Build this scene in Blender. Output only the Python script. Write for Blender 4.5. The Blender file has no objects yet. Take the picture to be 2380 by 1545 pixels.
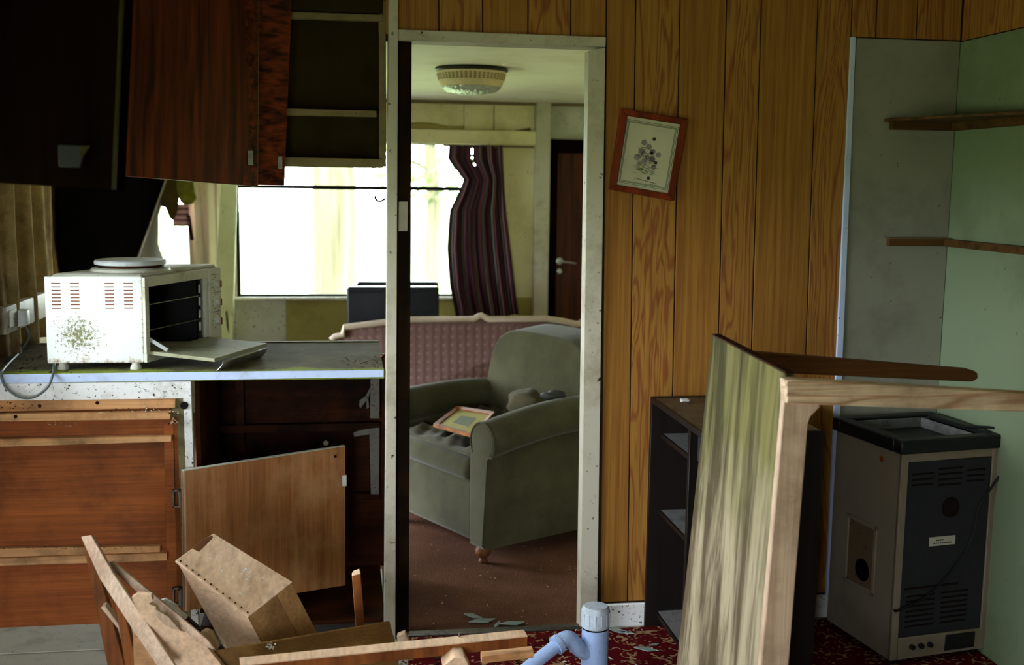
import bpy, bmesh, math, random
from mathutils import Vector, Matrix
random.seed(7)
S = bpy.context.scene
COL = S.collection
PI = math.pi

# ------------------------------------------------------------------ camera
F, CX, CY = 2600.0, 1190.0, 772.5
_a = Vector((800 - CX, 421 - CY, F))
Yc = _a.normalized()
_t = -_a.dot(_a) / (_a.x + .0134 * _a.y)
Xc = Vector((_a.x + _t, _a.y + .0134 * _t, F)).normalized()
if Xc.x < 0: Xc = -Xc
Zc = Xc.cross(Yc)
if Zc.y > 0: Zc = -Zc
CAM = Vector((0, -3.7, 1.551))
def ray(px, py):
    v = Vector((px - CX, py - CY, F))
    return Vector((Xc.dot(v), Yc.dot(v), Zc.dot(v)))
def Py(px, py, Y=0.0):
    r = ray(px, py); return CAM + r * ((Y - CAM.y) / r.y)
def Px(px, py, X):
    r = ray(px, py); return CAM + r * ((X - CAM.x) / r.x)
def Pz(px, py, Z=0.0):
    r = ray(px, py); return CAM + r * ((Z - CAM.z) / r.z)
cd = bpy.data.cameras.new('camera'); cam = bpy.data.objects.new('camera', cd); COL.objects.link(cam)
right = Vector((Xc.x, Yc.x, Zc.x)); down = Vector((Xc.y, Yc.y, Zc.y)); fwd = Vector((Xc.z, Yc.z, Zc.z))
M = Matrix((right, -down, -fwd)).transposed().to_4x4(); M.translation = CAM
cam.matrix_world = M
cd.sensor_width = 36; cd.sensor_fit = 'HORIZONTAL'; cd.lens = 36 * F / 2380; cd.clip_start = .05; cd.clip_end = 300
cd.dof.use_dof = True; cd.dof.focus_distance = 3.45; cd.dof.aperture_fstop = 3.2
S.camera = cam

# ------------------------------------------------------------------ sky, daylight, exposure
w = bpy.data.worlds.new('sky'); S.world = w; w.use_nodes = True
bg = w.node_tree.nodes['Background']
bg.inputs[0].default_value = (.86, .93, 1.0, 1); bg.inputs[1].default_value = 9.0
S.view_settings.view_transform = 'Standard'; S.view_settings.look = 'None'
S.view_settings.gamma = 1; S.view_settings.use_curve_mapping = False
S.view_settings.exposure = 1.85
S.cycles.use_denoising = True
S.cycles.max_bounces = 8; S.cycles.diffuse_bounces = 5; S.cycles.transparent_max_bounces = 12
S.cycles.sample_clamp_indirect = 6.0
def portal(loc, rot, sx, sy):
    ld = bpy.data.lights.new('window_daylight', 'AREA'); ld.shape = 'RECTANGLE'; ld.size = sx; ld.size_y = sy
    ld.cycles.is_portal = True
    o = bpy.data.objects.new('window_daylight', ld); o.location = loc; o.rotation_euler = rot; COL.objects.link(o)
portal((.03, 4.02, 1.3), (-PI/2, 0, 0), 1.6, 1.05)          # far lounge window
portal((-1.1, 4.02, 1.3), (-PI/2, 0, 0), .22, 1.05)         # narrow lounge window
portal((-1.26, -1.02, 1.26), (0, -PI/2, 0), .7, 1.8)        # kitchen window on the left
portal((-.845, -4.86, .78), (PI/2, 0, 0), .7, 1.6)          # open back door behind the photographer
portal((-1.26, 1.95, .9), (0, -PI/2, 0), 1.6, 1.7)         # glazed side door of the lounge behind the blind

# ------------------------------------------------------------------ materials
def lin(c):
    return tuple((x/255/12.92 if x/255 <= .04045 else ((x/255+.055)/1.055)**2.4) for x in c) + (1,)
class NT:
    def __init__(s, name):
        s.m = bpy.data.materials.new(name); s.m.use_nodes = True
        s.t = s.m.node_tree; s.b = s.t.nodes['Principled BSDF']
        s.tc = s.t.nodes.new('ShaderNodeTexCoord')
    def n(s, typ, **kw):
        nd = s.t.nodes.new(typ)
        for k, v in kw.items(): setattr(nd, k, v)
        return nd
    def l(s, a, b): s.t.links.new(a, b)
    def coords(s, scale=(1, 1, 1), rot=(0, 0, 0), rnd=0):
        mp = s.n('ShaderNodeMapping'); mp.inputs['Scale'].default_value = scale; mp.inputs['Rotation'].default_value = rot
        if rnd:
            oi = s.n('ShaderNodeObjectInfo'); mu = s.n('ShaderNodeMath', operation='MULTIPLY'); mu.inputs[1].default_value = rnd
            s.l(oi.outputs['Random'], mu.inputs[0])
            ad = s.n('ShaderNodeVectorMath', operation='ADD'); s.l(s.tc.outputs['Object'], ad.inputs[0]); s.l(mu.outputs[0], ad.inputs[1])
            s.l(ad.outputs[0], mp.inputs[0])
        else: s.l(s.tc.outputs['Object'], mp.inputs[0])
        return mp.outputs[0]
    def noise(s, vec, scale=1, detail=4, rough=.6, dist=0):
        nd = s.n('ShaderNodeTexNoise'); nd.inputs['Scale'].default_value = scale; nd.inputs['Detail'].default_value = detail
        nd.inputs['Roughness'].default_value = rough; nd.inputs['Distortion'].default_value = dist
        s.l(vec, nd.inputs['Vector']); return nd.outputs['Fac']
    def ramp(s, fac, stops):
        r = s.n('ShaderNodeValToRGB'); e = r.color_ramp.elements
        while len(e) < len(stops): e.new(.5)
        for i, (p, c) in enumerate(stops): e[i].position = p; e[i].color = c if len(c) == 4 else lin(c)
        s.l(fac, r.inputs[0]); return r.outputs[0]
    def mix(s, fac, a, b, mode='MIX'):
        m = s.n('ShaderNodeMix', data_type='RGBA', blend_type=mode)
        for v, i in ((fac, 0), (a, 6), (b, 7)):
            if isinstance(v, (int, float)): m.inputs[i].default_value = v
            elif isinstance(v, tuple): m.inputs[i].default_value = v if len(v) == 4 else lin(v)
            else: s.l(v, m.inputs[i])
        return m.outputs[2]
    def out(s, col, rough=.6, bump=None, bstr=.2, bdist=.002, metal=0, spec=.3):
        if isinstance(col, tuple): s.b.inputs['Base Color'].default_value = col if len(col) == 4 else lin(col)
        else: s.l(col, s.b.inputs['Base Color'])
        s.b.inputs['Roughness'].default_value = rough; s.b.inputs['Metallic'].default_value = metal
        s.b.inputs['Specular IOR Level'].default_value = spec
        if bump is not None:
            b = s.n('ShaderNodeBump'); b.inputs['Strength'].default_value = bstr; b.inputs['Distance'].default_value = bdist
            s.l(bump, b.inputs['Height']); s.l(b.outputs[0], s.b.inputs['Normal'])
        return s.m
BW = ((0, 0, 0, 1), (1, 1, 1, 1))
def wood(name, c1, c2, grain='z', fine=90, coarse=14, dirt=None, damt=.5, rough=.55, rnd=9, contour=0, spec=.15, stretch=.06):
    k = NT(name)
    def sc(s, l):
        return {'x': (l, s, s), 'y': (s, l, s), 'z': (s, s, l)}[grain]
    a = k.noise(k.coords(sc(coarse, coarse*stretch), rnd=rnd), 1, 3, .5, .4)
    if contour:
        mu = k.n('ShaderNodeMath', operation='MULTIPLY'); mu.inputs[1].default_value = contour; k.l(a, mu.inputs[0])
        sn = k.n('ShaderNodeMath', operation='SINE'); k.l(mu.outputs[0], sn.inputs[0])
        mr = k.n('ShaderNodeMapRange'); mr.inputs[1].default_value = -1; mr.inputs[2].default_value = 1; k.l(sn.outputs[0], mr.inputs[0])
        a2 = mr.outputs[0]
        A = k.ramp(a2, [(.5, c1), (1.0, c2)])
    else:
        A = k.ramp(a, [(.35, c1), (.66, c2)])
    f = k.noise(k.coords(sc(fine, fine*.02), rnd=rnd), 1, 3, .7)
    fr = k.ramp(f, [(.3, (.62, .62, .62, 1)), (.65, (1.12, 1.12, 1.12, 1))])
    c = k.mix(.8, A, fr, 'MULTIPLY')
    if dirt:
        d = k.noise(k.coords((3, 3, 3), rnd=5), 1.6, 8, .68)
        c = k.mix(k.ramp(d, [(.47, BW[0]), (.47 + .3*(1.2-damt), BW[1])]), c, dirt)
    return k.out(c, rough, f, .25, .001, spec=spec)
def paint(name, col, dirt=(60, 50, 35), damt=.3, scale=4, rough=.6, speck=(40, 32, 22), samt=.62, metal=0, bstr=.08, spec=.15):
    k = NT(name)
    d = k.noise(k.coords((1, 1, 1)), scale, 8, .7)
    c = k.mix(k.ramp(d, [(.5, BW[0]), (.95 - damt*.5, BW[1])]), col, dirt)
    if speck:
        s2 = k.noise(k.coords((1, 1, 1)), scale*14, 3, .6)
        c = k.mix(k.ramp(s2, [(samt, BW[0]), (samt + .07, BW[1])]), c, speck)
    return k.out(c, rough, d, bstr, .003, metal, spec)
def fabric(name, col, col2, scale=260, rough=.95, blotch=5, sheen=.15, spec=.03):
    k = NT(name)
    f = k.noise(k.coords((1, 1, 1)), scale, 2, .6); d = k.noise(k.coords((1, 1, 1)), blotch, 6, .6)
    c = k.mix(k.ramp(d, [(.35, BW[0]), (.7, BW[1])]), col, col2)
    c = k.mix(.5, c, k.ramp(f, [(.3, (.6, .6, .6, 1)), (.7, (1.15, 1.15, 1.15, 1))]), 'MULTIPLY')
    k.b.inputs['Sheen Weight'].default_value = sheen
    return k.out(c, rough, f, .3, .001, spec=spec)
def plain(name, col, rough=.5, metal=0, spec=.3):
    k = NT(name); f = k.noise(k.coords((1, 1, 1)), 30, 5, .6)
    c = k.mix(.5, col, k.ramp(f, [(.3, (.7, .7, .7, 1)), (.7, (1.1, 1.1, 1.1, 1))]), 'MULTIPLY')
    return k.out(c, rough, f, .05, .001, metal, spec)

M = {}
M['plankA'] = wood('ochre_panel_straight', (160, 112, 50), (142, 92, 42), fine=150, coarse=60, stretch=.02, rough=.42)
M['plankB'] = wood('ochre_panel_cathedral', (160, 112, 52), (136, 80, 42), fine=150, coarse=8, contour=95, stretch=.11, rough=.42)
M['groove'] = plain('panel_groove_brown', (46, 26, 10), .8)
M['orangeply'] = wood('orange_plywood', (162, 88, 38), (134, 68, 28), 'x', 140, 8, (84, 44, 20), .12)
M['doorply'] = wood('cupboard_door_ply', (182, 122, 78), (150, 96, 56), 'z', 160, 26, (190, 146, 104), .1)
M['batten'] = wood('raw_pine_batten', (222, 172, 124), (186, 126, 80), 'x', 90, 16, (96, 70, 48), .35)
M['palewood'] = wood('pale_weathered_pine', (222, 194, 172), (192, 156, 134), 'z', 120, 14, (150, 124, 104), .25)
M['palewoodx'] = wood('pale_weathered_pine_rail', (222, 194, 168), (176, 136, 108), 'x', 120, 22, (140, 112, 90), .2, contour=40)
M['brownbar'] = wood('brown_hardwood', (112, 70, 40), (74, 42, 22), 'x', 100, 14)
M['debriswood'] = wood('dusty_pale_board', (232, 198, 170), (210, 172, 142), 'y', 60, 6, (178, 144, 116), .2)
M['debrisbrown'] = wood('fallen_brown_wood', (150, 88, 44), (110, 58, 26), 'z', 90, 10, (60, 36, 20), .3)
M['hardboard'] = wood('olive_brown_hardboard', (134, 98, 54), (112, 78, 40), 'x', 200, 10, (88, 62, 36), .2)
M['drawerfront'] = wood('drawer_front_ply', (186, 142, 94), (160, 116, 72), 'x', 120, 10, (110, 78, 48), .2)
M['palestrip'] = paint('dusty_grey_strip', (118, 112, 108), (84, 78, 74), .4, 8, .8)
M['mahogany'] = wood('mahogany_laminate', (122, 52, 22), (58, 20, 8), 'z', 60, 34, rough=.35)
M['mahoganyx'] = wood('mahogany_crossband', (120, 50, 22), (44, 14, 6), 'x', 60, 60, rough=.35)
M['darkdoor'] = wood('dark_brown_laminate', (20, 10, 6), (12, 6, 4), 'z', 60, 20, rough=.8, spec=.0)
M['reddoor'] = wood('dark_red_door', (84, 40, 26), (50, 22, 14), 'z', 80, 26, rough=.4)
M['black'] = wood('black_brown_laminate', (26, 17, 14), (18, 11, 9), 'z', 80, 20, rough=.5, spec=.2)
M['shelftop'] = paint('dusty_black_shelf', (118, 116, 118), (76, 72, 72), .5, 8, .7)
M['unittop'] = paint('dusty_brown_top', (108, 88, 66), (70, 52, 38), .4, 6, .7)
M['framepaint'] = paint('grubby_cream_frame', (186, 178, 162), (138, 124, 98), .5, 3, .6, samt=.66)
M['whitepaint'] = paint('flaking_white_paint', (226, 224, 226), (150, 140, 126), .35, 7, .6, samt=.61)
M['olivepaint'] = paint('olive_dirty_paint', (110, 100, 70), (60, 50, 30), .4, 6)
M['cream'] = paint('cream_wall_paint', (222, 214, 170), (184, 170, 118), .35, 3, .7, samt=.68)
M['ceil'] = paint('ceiling_paint', (234, 228, 212), (206, 196, 168), .3, 2, .7, samt=.72)
M['whiteboard'] = paint('white_lining_board', (138, 136, 124), (108, 104, 90), .35, 2.5, .6, samt=.69)
M['greenboard'] = paint('greenlit_lining_board', (120, 132, 106), (96, 108, 80), .35, 2.5, .6, samt=.7)  # overall green tint paints in the green daylight falling on the right wall
M['greypanel'] = paint('grey_lower_panel', (200, 200, 188), (160, 158, 142), .3, 4, .7, samt=.64)
M['olivepanel'] = paint('olive_lower_panel', (164, 152, 88), (124, 114, 62), .3, 3, .7, samt=.7)
M['beigewall'] = paint('beige_wall', (214, 198, 180), (180, 164, 146), .3, 3, .7, samt=.74)
M['palegreen'] = paint('pale_green_board', (238, 246, 196), (206, 214, 150), .35, 5, .6, samt=.68)
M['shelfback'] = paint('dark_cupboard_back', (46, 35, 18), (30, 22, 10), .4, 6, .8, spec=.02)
M['railpaint'] = paint('cupboard_rail_paint', (122, 106, 74), (90, 76, 48), .4, 5, .6, samt=.68)
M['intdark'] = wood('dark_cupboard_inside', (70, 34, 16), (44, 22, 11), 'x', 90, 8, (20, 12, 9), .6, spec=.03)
M['darkjamb'] = wood('dark_door_edge', (30, 16, 7), (14, 8, 4), 'z', 50, 20, (52, 32, 8), .2, spec=.04)
M['lino'] = paint('grey_lino', (176, 172, 164), (132, 126, 118), .4, 6, .7, samt=.66)
M['edge'] = paint('blue_white_edging', (186, 200, 236), (160, 164, 184), .3, 9, .45, samt=.68)
M['ovenwhite'] = None
M['ovengrey'] = paint('grubby_white_enamel', (196, 194, 182), (140, 126, 96), .4, 9, .45, samt=.66)
M['ovendoor'] = paint('grimy_oven_door', (142, 140, 116), (104, 98, 74), .4, 9, .6, samt=.66)
M['ovenin'] = plain('sooty_oven_inside', (9, 8, 7), .6, spec=.1)
M['plate'] = paint('worn_hotplate', (196, 198, 204), (150, 146, 140), .3, 20, .45, samt=.66)
M['rust'] = paint('rusty_metal', (128, 66, 26), (70, 34, 16), .5, 30, .8)
M['rustslot'] = plain('rusty_vent_slot', (132, 68, 32), .8)
M['chrome'] = plain('dull_chrome', (170, 170, 170), .3, .9)
M['steel'] = paint('tarnished_steel', (110, 104, 98), (70, 52, 36), .4, 40, .45, metal=.7)
M['rubber'] = plain('grey_black_rubber', (52, 52, 54), .6)
M['cable'] = plain('grey_cable', (96, 102, 108), .5)
M['blackcable'] = plain('black_cable', (16, 16, 17), .5)
M['socket'] = paint('yellowed_socket', (190, 184, 168), (130, 118, 96), .4, 14, .5)
M['plug'] = plain('white_plug', (220, 220, 220), .5)
M['leather'] = paint('blue_black_leather', (30, 31, 38), (22, 22, 26), .3, 6, .35, speck=(60, 60, 70), samt=.72)
M['green'] = fabric('green_grey_velour', (78, 74, 55), (58, 54, 39))
M['cushion'] = fabric('olive_brown_cloth', (84, 76, 56), (58, 52, 38))
M['pinkpipe'] = fabric('pale_pink_piping', (206, 186, 176), (182, 160, 148))
M['tancurt'] = fabric('mouldy_tan_cloth', (186, 160, 116), (132, 110, 74), 180, blotch=14, sheen=0)
M['darkblind'] = fabric('dark_blind_cloth', (9, 7, 5), (4, 3, 3), 120, sheen=0, spec=0)
M['brownshred'] = fabric('brown_board_shred', (92, 76, 34), (66, 52, 22), 60)
M['greenlump'] = fabric('green_yellow_insulation', (132, 136, 48), (96, 92, 30), 60, blotch=30)
M['pinkscrap'] = None
M['print'] = paint('print_paper', (196, 190, 170), (170, 160, 136), .25, 8, .5, speck=None)
M['mount'] = plain('green_grey_line', (104, 110, 96), .7)
M['flower'] = plain('mauve_print_ink', (146, 132, 138), .8)
M['flowerdark'] = plain('dark_print_ink', (66, 54, 66), .8)
M['leafink'] = plain('green_print_ink', (112, 118, 98), .8)
M['redframe'] = wood('red_brown_frame', (130, 52, 24), (92, 32, 14), 'z', 120, 20, rough=.35)
M['orangeframe'] = wood('orange_brown_frame', (164, 90, 34), (120, 58, 20), 'x', 120, 20, rough=.4)
M['shelfwood'] = wood('brown_shelf_batten', (96, 66, 34), (64, 42, 20), 'x', 90, 20)
M['heaterwhite'] = paint('stained_cream_enamel', (132, 119, 104), (106, 92, 78), .35, 3, .5, samt=.7, speck=(96, 60, 44))
M['heatergrey'] = plain('dark_grey_heater_panel', (46, 46, 50), .6, spec=.1)
M['heaterblack'] = plain('black_heater_trim', (24, 24, 26), .45)
M['slot'] = plain('rusty_dark_slot', (32, 25, 23), .8, spec=.02)
M['labelpaper'] = plain('pale_label', (190, 184, 172), .6)
M['labelink'] = plain('dark_label_print', (50, 44, 44), .7)
M['pipe'] = paint('blue_grey_plastic', (150, 172, 216), (120, 124, 132), .35, 16, .4, samt=.66, speck=(90, 76, 66))
M['pipecap'] = paint('dusty_pipe_cap', (176, 184, 200), (140, 136, 130), .4, 20, .5, samt=.66)
M['lampbase'] = plain('dark_lamp_rim', (40, 36, 28), .5)
M['lampband'] = plain('cream_lamp_plastic', (216, 196, 156), .5)
M['lamphole'] = plain('tan_lamp_perforation', (140, 122, 84), .7)
M['winframe'] = plain('dark_window_rubber', (30, 30, 24), .7, spec=.05)
M['sill'] = paint('white_sill', (214, 212, 200), (160, 154, 132), .3, 8)
M['paper'] = paint('torn_card', (206, 178, 150), (150, 120, 90), .4, 20, .8)
M['flake'] = plain('white_paint_flake', (216, 214, 212), .7)
M['grass'] = paint('grass_field', (120, 134, 92), (96, 110, 70), .4, 1.2, .9, speck=None)
M['leaf'] = plain('tree_leaf', (92, 114, 62), .8, spec=.05)
M['bark'] = wood('tree_bark', (100, 96, 78), (76, 72, 56), 'z', 20, 8, spec=.02)
M['darkolive'] = plain('dim_olive_edge', (52, 47, 24), .8, spec=.05)
M['exterior'] = plain('caravan_outer_skin', (180, 180, 170), .5)

def special():
    k = NT('white_enamel_with_moss'); co = k.coords((1, 1, 1))
    base = (252, 252, 254)
    # rust along the bottom edge and a mossy patch low on the left
    sp = k.n('ShaderNodeSeparateXYZ'); k.l(k.tc.outputs['Object'], sp.inputs[0])
    n1 = k.noise(co, 40, 6, .7); n2 = k.noise(co, 90, 5, .75)
    vd = k.n('ShaderNodeVectorMath', operation='DISTANCE'); k.l(k.tc.outputs['Object'], vd.inputs[0]); vd.inputs[1].default_value = (-.055, -.18, .115)
    mr = k.n('ShaderNodeMapRange'); mr.inputs[1].default_value = .02; mr.inputs[2].default_value = .12; mr.inputs[3].default_value = .26; mr.inputs[4].default_value = 0; k.l(vd.outputs['Value'], mr.inputs[0])
    ad = k.n('ShaderNodeMath', operation='ADD'); k.l(mr.outputs[0], ad.inputs[0]); k.l(n2, ad.inputs[1])
    c = k.mix(k.ramp(ad.outputs[0], [(.66, BW[0]), (.76, BW[1])]), base, (132, 130, 92))
    m2 = k.n('ShaderNodeMapRange'); m2.inputs[1].default_value = .02; m2.inputs[2].default_value = .055; m2.inputs[3].default_value = .3; m2.inputs[4].default_value = 0; k.l(sp.outputs['Z'], m2.inputs[0])
    a2 = k.n('ShaderNodeMath', operation='ADD'); k.l(m2.outputs[0], a2.inputs[0]); k.l(n1, a2.inputs[1])
    c = k.mix(k.ramp(a2.outputs[0], [(.68, BW[0]), (.86, BW[1])]), c, (158, 108, 50))
    m3 = k.n('ShaderNodeMapRange'); m3.inputs[1].default_value = .128; m3.inputs[2].default_value = .15; m3.inputs[3].default_value = 0; m3.inputs[4].default_value = .26; k.l(sp.outputs['X'], m3.inputs[0])
    a3 = k.n('ShaderNodeMath', operation='ADD'); k.l(m3.outputs[0], a3.inputs[0]); k.l(k.noise(co, 60, 5, .7), a3.inputs[1])
    c = k.mix(k.ramp(a3.outputs[0], [(.72, BW[0]), (.86, BW[1])]), c, (150, 112, 66))
    M['ovenwhite'] = k.out(c, .4)
    # worktop: grey olive laminate, mossy near the front edge
    k = NT('mossy_worktop'); co = k.coords((1, 1, 1)); sp = k.n('ShaderNodeSeparateXYZ'); k.l(k.tc.outputs['Object'], sp.inputs[0])
    n1 = k.noise(co, 7, 8, .7); n2 = k.noise(co, 5, 5, .6, .6); n3 = k.noise(co, 90, 3, .6)
    c = k.mix(k.ramp(n1, [(.35, BW[0]), (.68, BW[1])]), (112, 104, 80), (74, 66, 46))
    m2 = k.n('ShaderNodeMapRange'); m2.inputs[1].default_value = -.01; m2.inputs[2].default_value = .17; m2.inputs[3].default_value = .3; m2.inputs[4].default_value = -.1; k.l(sp.outputs['Y'], m2.inputs[0])
    a2 = k.n('ShaderNodeMath', operation='ADD'); k.l(m2.outputs[0], a2.inputs[0]); k.l(n2, a2.inputs[1])
    c = k.mix(k.ramp(a2.outputs[0], [(.62, BW[0]), (.78, BW[1])]), c, (132, 146, 60))
    c = k.mix(k.ramp(n3, [(.62, BW[0]), (.68, BW[1])]), c, (48, 40, 28))
    M['worktop'] = k.out(c, .8, n1, .2, spec=.04)
    # mossy tabletop: streaky grey-white with green algae growing from one end
    k = NT('mossy_streaked_board'); sp = k.n('ShaderNodeSeparateXYZ'); k.l(k.tc.outputs['Object'], sp.inputs[0])
    n1 = k.noise(k.coords((10, 10, .7)), 1, 5, .65, .5); n2 = k.noise(k.coords((26, 26, 2.5)), 1, 5, .65); n3 = k.noise(k.coords((4, 4, 3)), 1, 6, .6)
    c = k.mix(k.ramp(n1, [(.43, BW[0]), (.57, BW[1])]), (160, 145, 120), (86, 72, 53))
    c = k.mix(k.ramp(n2, [(.5, BW[0]), (.72, BW[1])]), c, (70, 58, 42))
    m2 = k.n('ShaderNodeMapRange'); m2.inputs[1].default_value = .5; m2.inputs[2].default_value = 1.05; m2.inputs[3].default_value = -.35; m2.inputs[4].default_value = .45; k.l(sp.outputs['Z'], m2.inputs[0])
    a2 = k.n('ShaderNodeMath', operation='ADD'); k.l(m2.outputs[0], a2.inputs[0]); k.l(n3, a2.inputs[1])
    g = k.mix(k.ramp(n1, [(.4, BW[0]), (.58, BW[1])]), (104, 99, 44), (50, 47, 9))
    f = k.ramp(a2.outputs[0], [(.4, BW[0]), (.8, BW[1])]); f2 = k.n('ShaderNodeMath', operation='MULTIPLY'); f2.inputs[1].default_value = .85; k.l(f, f2.inputs[0])
    c = k.mix(f2.outputs[0], c, g)
    M['mossboard'] = k.out(c, .8, n2, .35, .002, spec=.15)
    # red patterned carpet
    k = NT('red_patterned_carpet'); co = k.coords((1, 1, 1))
    n1 = k.noise(co, 24, 1.5, .5, 2.2); n2 = k.noise(co, 42, 2, .5, .8); n3 = k.noise(co, 400, 2)
    c = k.mix(k.ramp(n1, [(.58, BW[0]), (.61, BW[1])]), (84, 8, 16), (160, 130, 94))
    c = k.mix(k.ramp(n2, [(.66, BW[0]), (.69, BW[1])]), c, (48, 12, 14))
    c = k.mix(.5, c, k.ramp(n3, [(.3, (.5, .5, .5, 1)), (.7, (1.1, 1.1, 1.1, 1))]), 'MULTIPLY')
    M['redcarpet'] = k.out(c, .95, n3, .5, .003, spec=.05)
    k = NT('brown_carpet'); co = k.coords((1, 1, 1))
    n1 = k.noise(co, 120, 4, .7); n2 = k.noise(co, 3, 6, .6); n3 = k.noise(co, 45, 4, .65)
    c = k.mix(k.ramp(n2, [(.35, BW[0]), (.7, BW[1])]), (116, 78, 62), (90, 58, 46))
    c = k.mix(.9, c, k.ramp(n1, [(.3, (.45, .45, .45, 1)), (.7, (1.2, 1.2, 1.2, 1))]), 'MULTIPLY')
    c = k.mix(k.ramp(n3, [(.66, BW[0]), (.74, BW[1])]), c, (150, 120, 100))
    M['browncarpet'] = k.out(c, .95, n1, .8, .006, spec=.05)
    # pink dimpled sofa fabric
    k = NT('pink_dimpled_fabric'); co = k.coords((23, 1, 23)); v = k.n('ShaderNodeTexVoronoi'); v.inputs['Randomness'].default_value = .12; v.inputs['Scale'].default_value = 1; k.l(co, v.inputs['Vector'])
    n1 = k.noise(k.coords((1, 1, 1)), 200, 2)
    c = k.mix(k.ramp(v.outputs['Distance'], [(.1, BW[1]), (.24, BW[0])]), (118, 88, 88), (142, 112, 110))
    M['pinkfab'] = k.out(c, .9, v.outputs['Distance'], .5, .01, spec=.1)
    # striped curtain
    def stripes(name, cols, axis, scale):
        k = NT(name); uv = k.tc.outputs['UV']; sp = k.n('ShaderNodeSeparateXYZ'); k.l(uv, sp.inputs[0])
        mu = k.n('ShaderNodeMath', operation='MULTIPLY'); mu.inputs[1].default_value = scale; k.l(sp.outputs[axis], mu.inputs[0])
        fr = k.n('ShaderNodeMath', operation='FRACT'); k.l(mu.outputs[0], fr.inputs[0])
        r = k.n('ShaderNodeValToRGB'); r.color_ramp.interpolation = 'CONSTANT'; e = r.color_ramp.elements
        while len(e) < len(cols): e.new(.5)
        for i, (p, cc) in enumerate(cols): e[i].position = p; e[i].color = lin(cc)
        k.l(fr.outputs[0], r.inputs[0]); f = k.noise(k.coords((1, 1, 1)), 200, 2)
        c = k.mix(.5, r.outputs[0], k.ramp(f, [(.3, (.6, .6, .6, 1)), (.7, (1.1, 1.1, 1.1, 1))]), 'MULTIPLY')
        return k.out(c, .95, f, .2, .001, spec=.05)
    M['stripecurt'] = stripes('maroon_grey_striped_cloth', [(0, (96, 48, 62)), (.24, (48, 40, 48)), (.38, (122, 126, 122)), (.48, (48, 40, 48)), (.6, (168, 112, 126)), (.68, (78, 46, 60)), (.86, (44, 40, 48))], 'X', 6)
    M['pinkscrap'] = stripes('pink_striped_cloth', [(0, (206, 150, 160)), (.35, (232, 206, 206)), (.55, (190, 120, 140)), (.8, (90, 80, 96))], 'Y', 4)
    # window glass
    k = NT('window_glass'); t = k.t; o = t.nodes['Material Output']
    tr = k.n('ShaderNodeBsdfTransparent'); tr.inputs[0].default_value = (.95, .97, .95, 1); gl = k.n('ShaderNodeBsdfGlossy'); gl.inputs['Roughness'].default_value = .02
    fz = k.n('ShaderNodeFresnel'); fz.inputs[0].default_value = 1.45; mx = k.n('ShaderNodeMixShader')
    k.l(fz.outputs[0], mx.inputs[0]); k.l(tr.outputs[0], mx.inputs[1]); k.l(gl.outputs[0], mx.inputs[2]); k.l(mx.outputs[0], o.inputs[0])
    M['glass'] = k.m
    k = NT('dimpled_lamp_glass'); v = k.n('ShaderNodeTexVoronoi'); v.inputs['Scale'].default_value = 60; k.l(k.tc.outputs['Object'], v.inputs['Vector'])
    M['lampglass'] = k.out((176, 180, 176), .15, v.outputs['Distance'], 1, .01, spec=.8)
    k = NT('glass_shard'); k.b.inputs['Transmission Weight'].default_value = .6
    M['shard'] = k.out((190, 205, 200), .08, spec=.8)
special()

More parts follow.
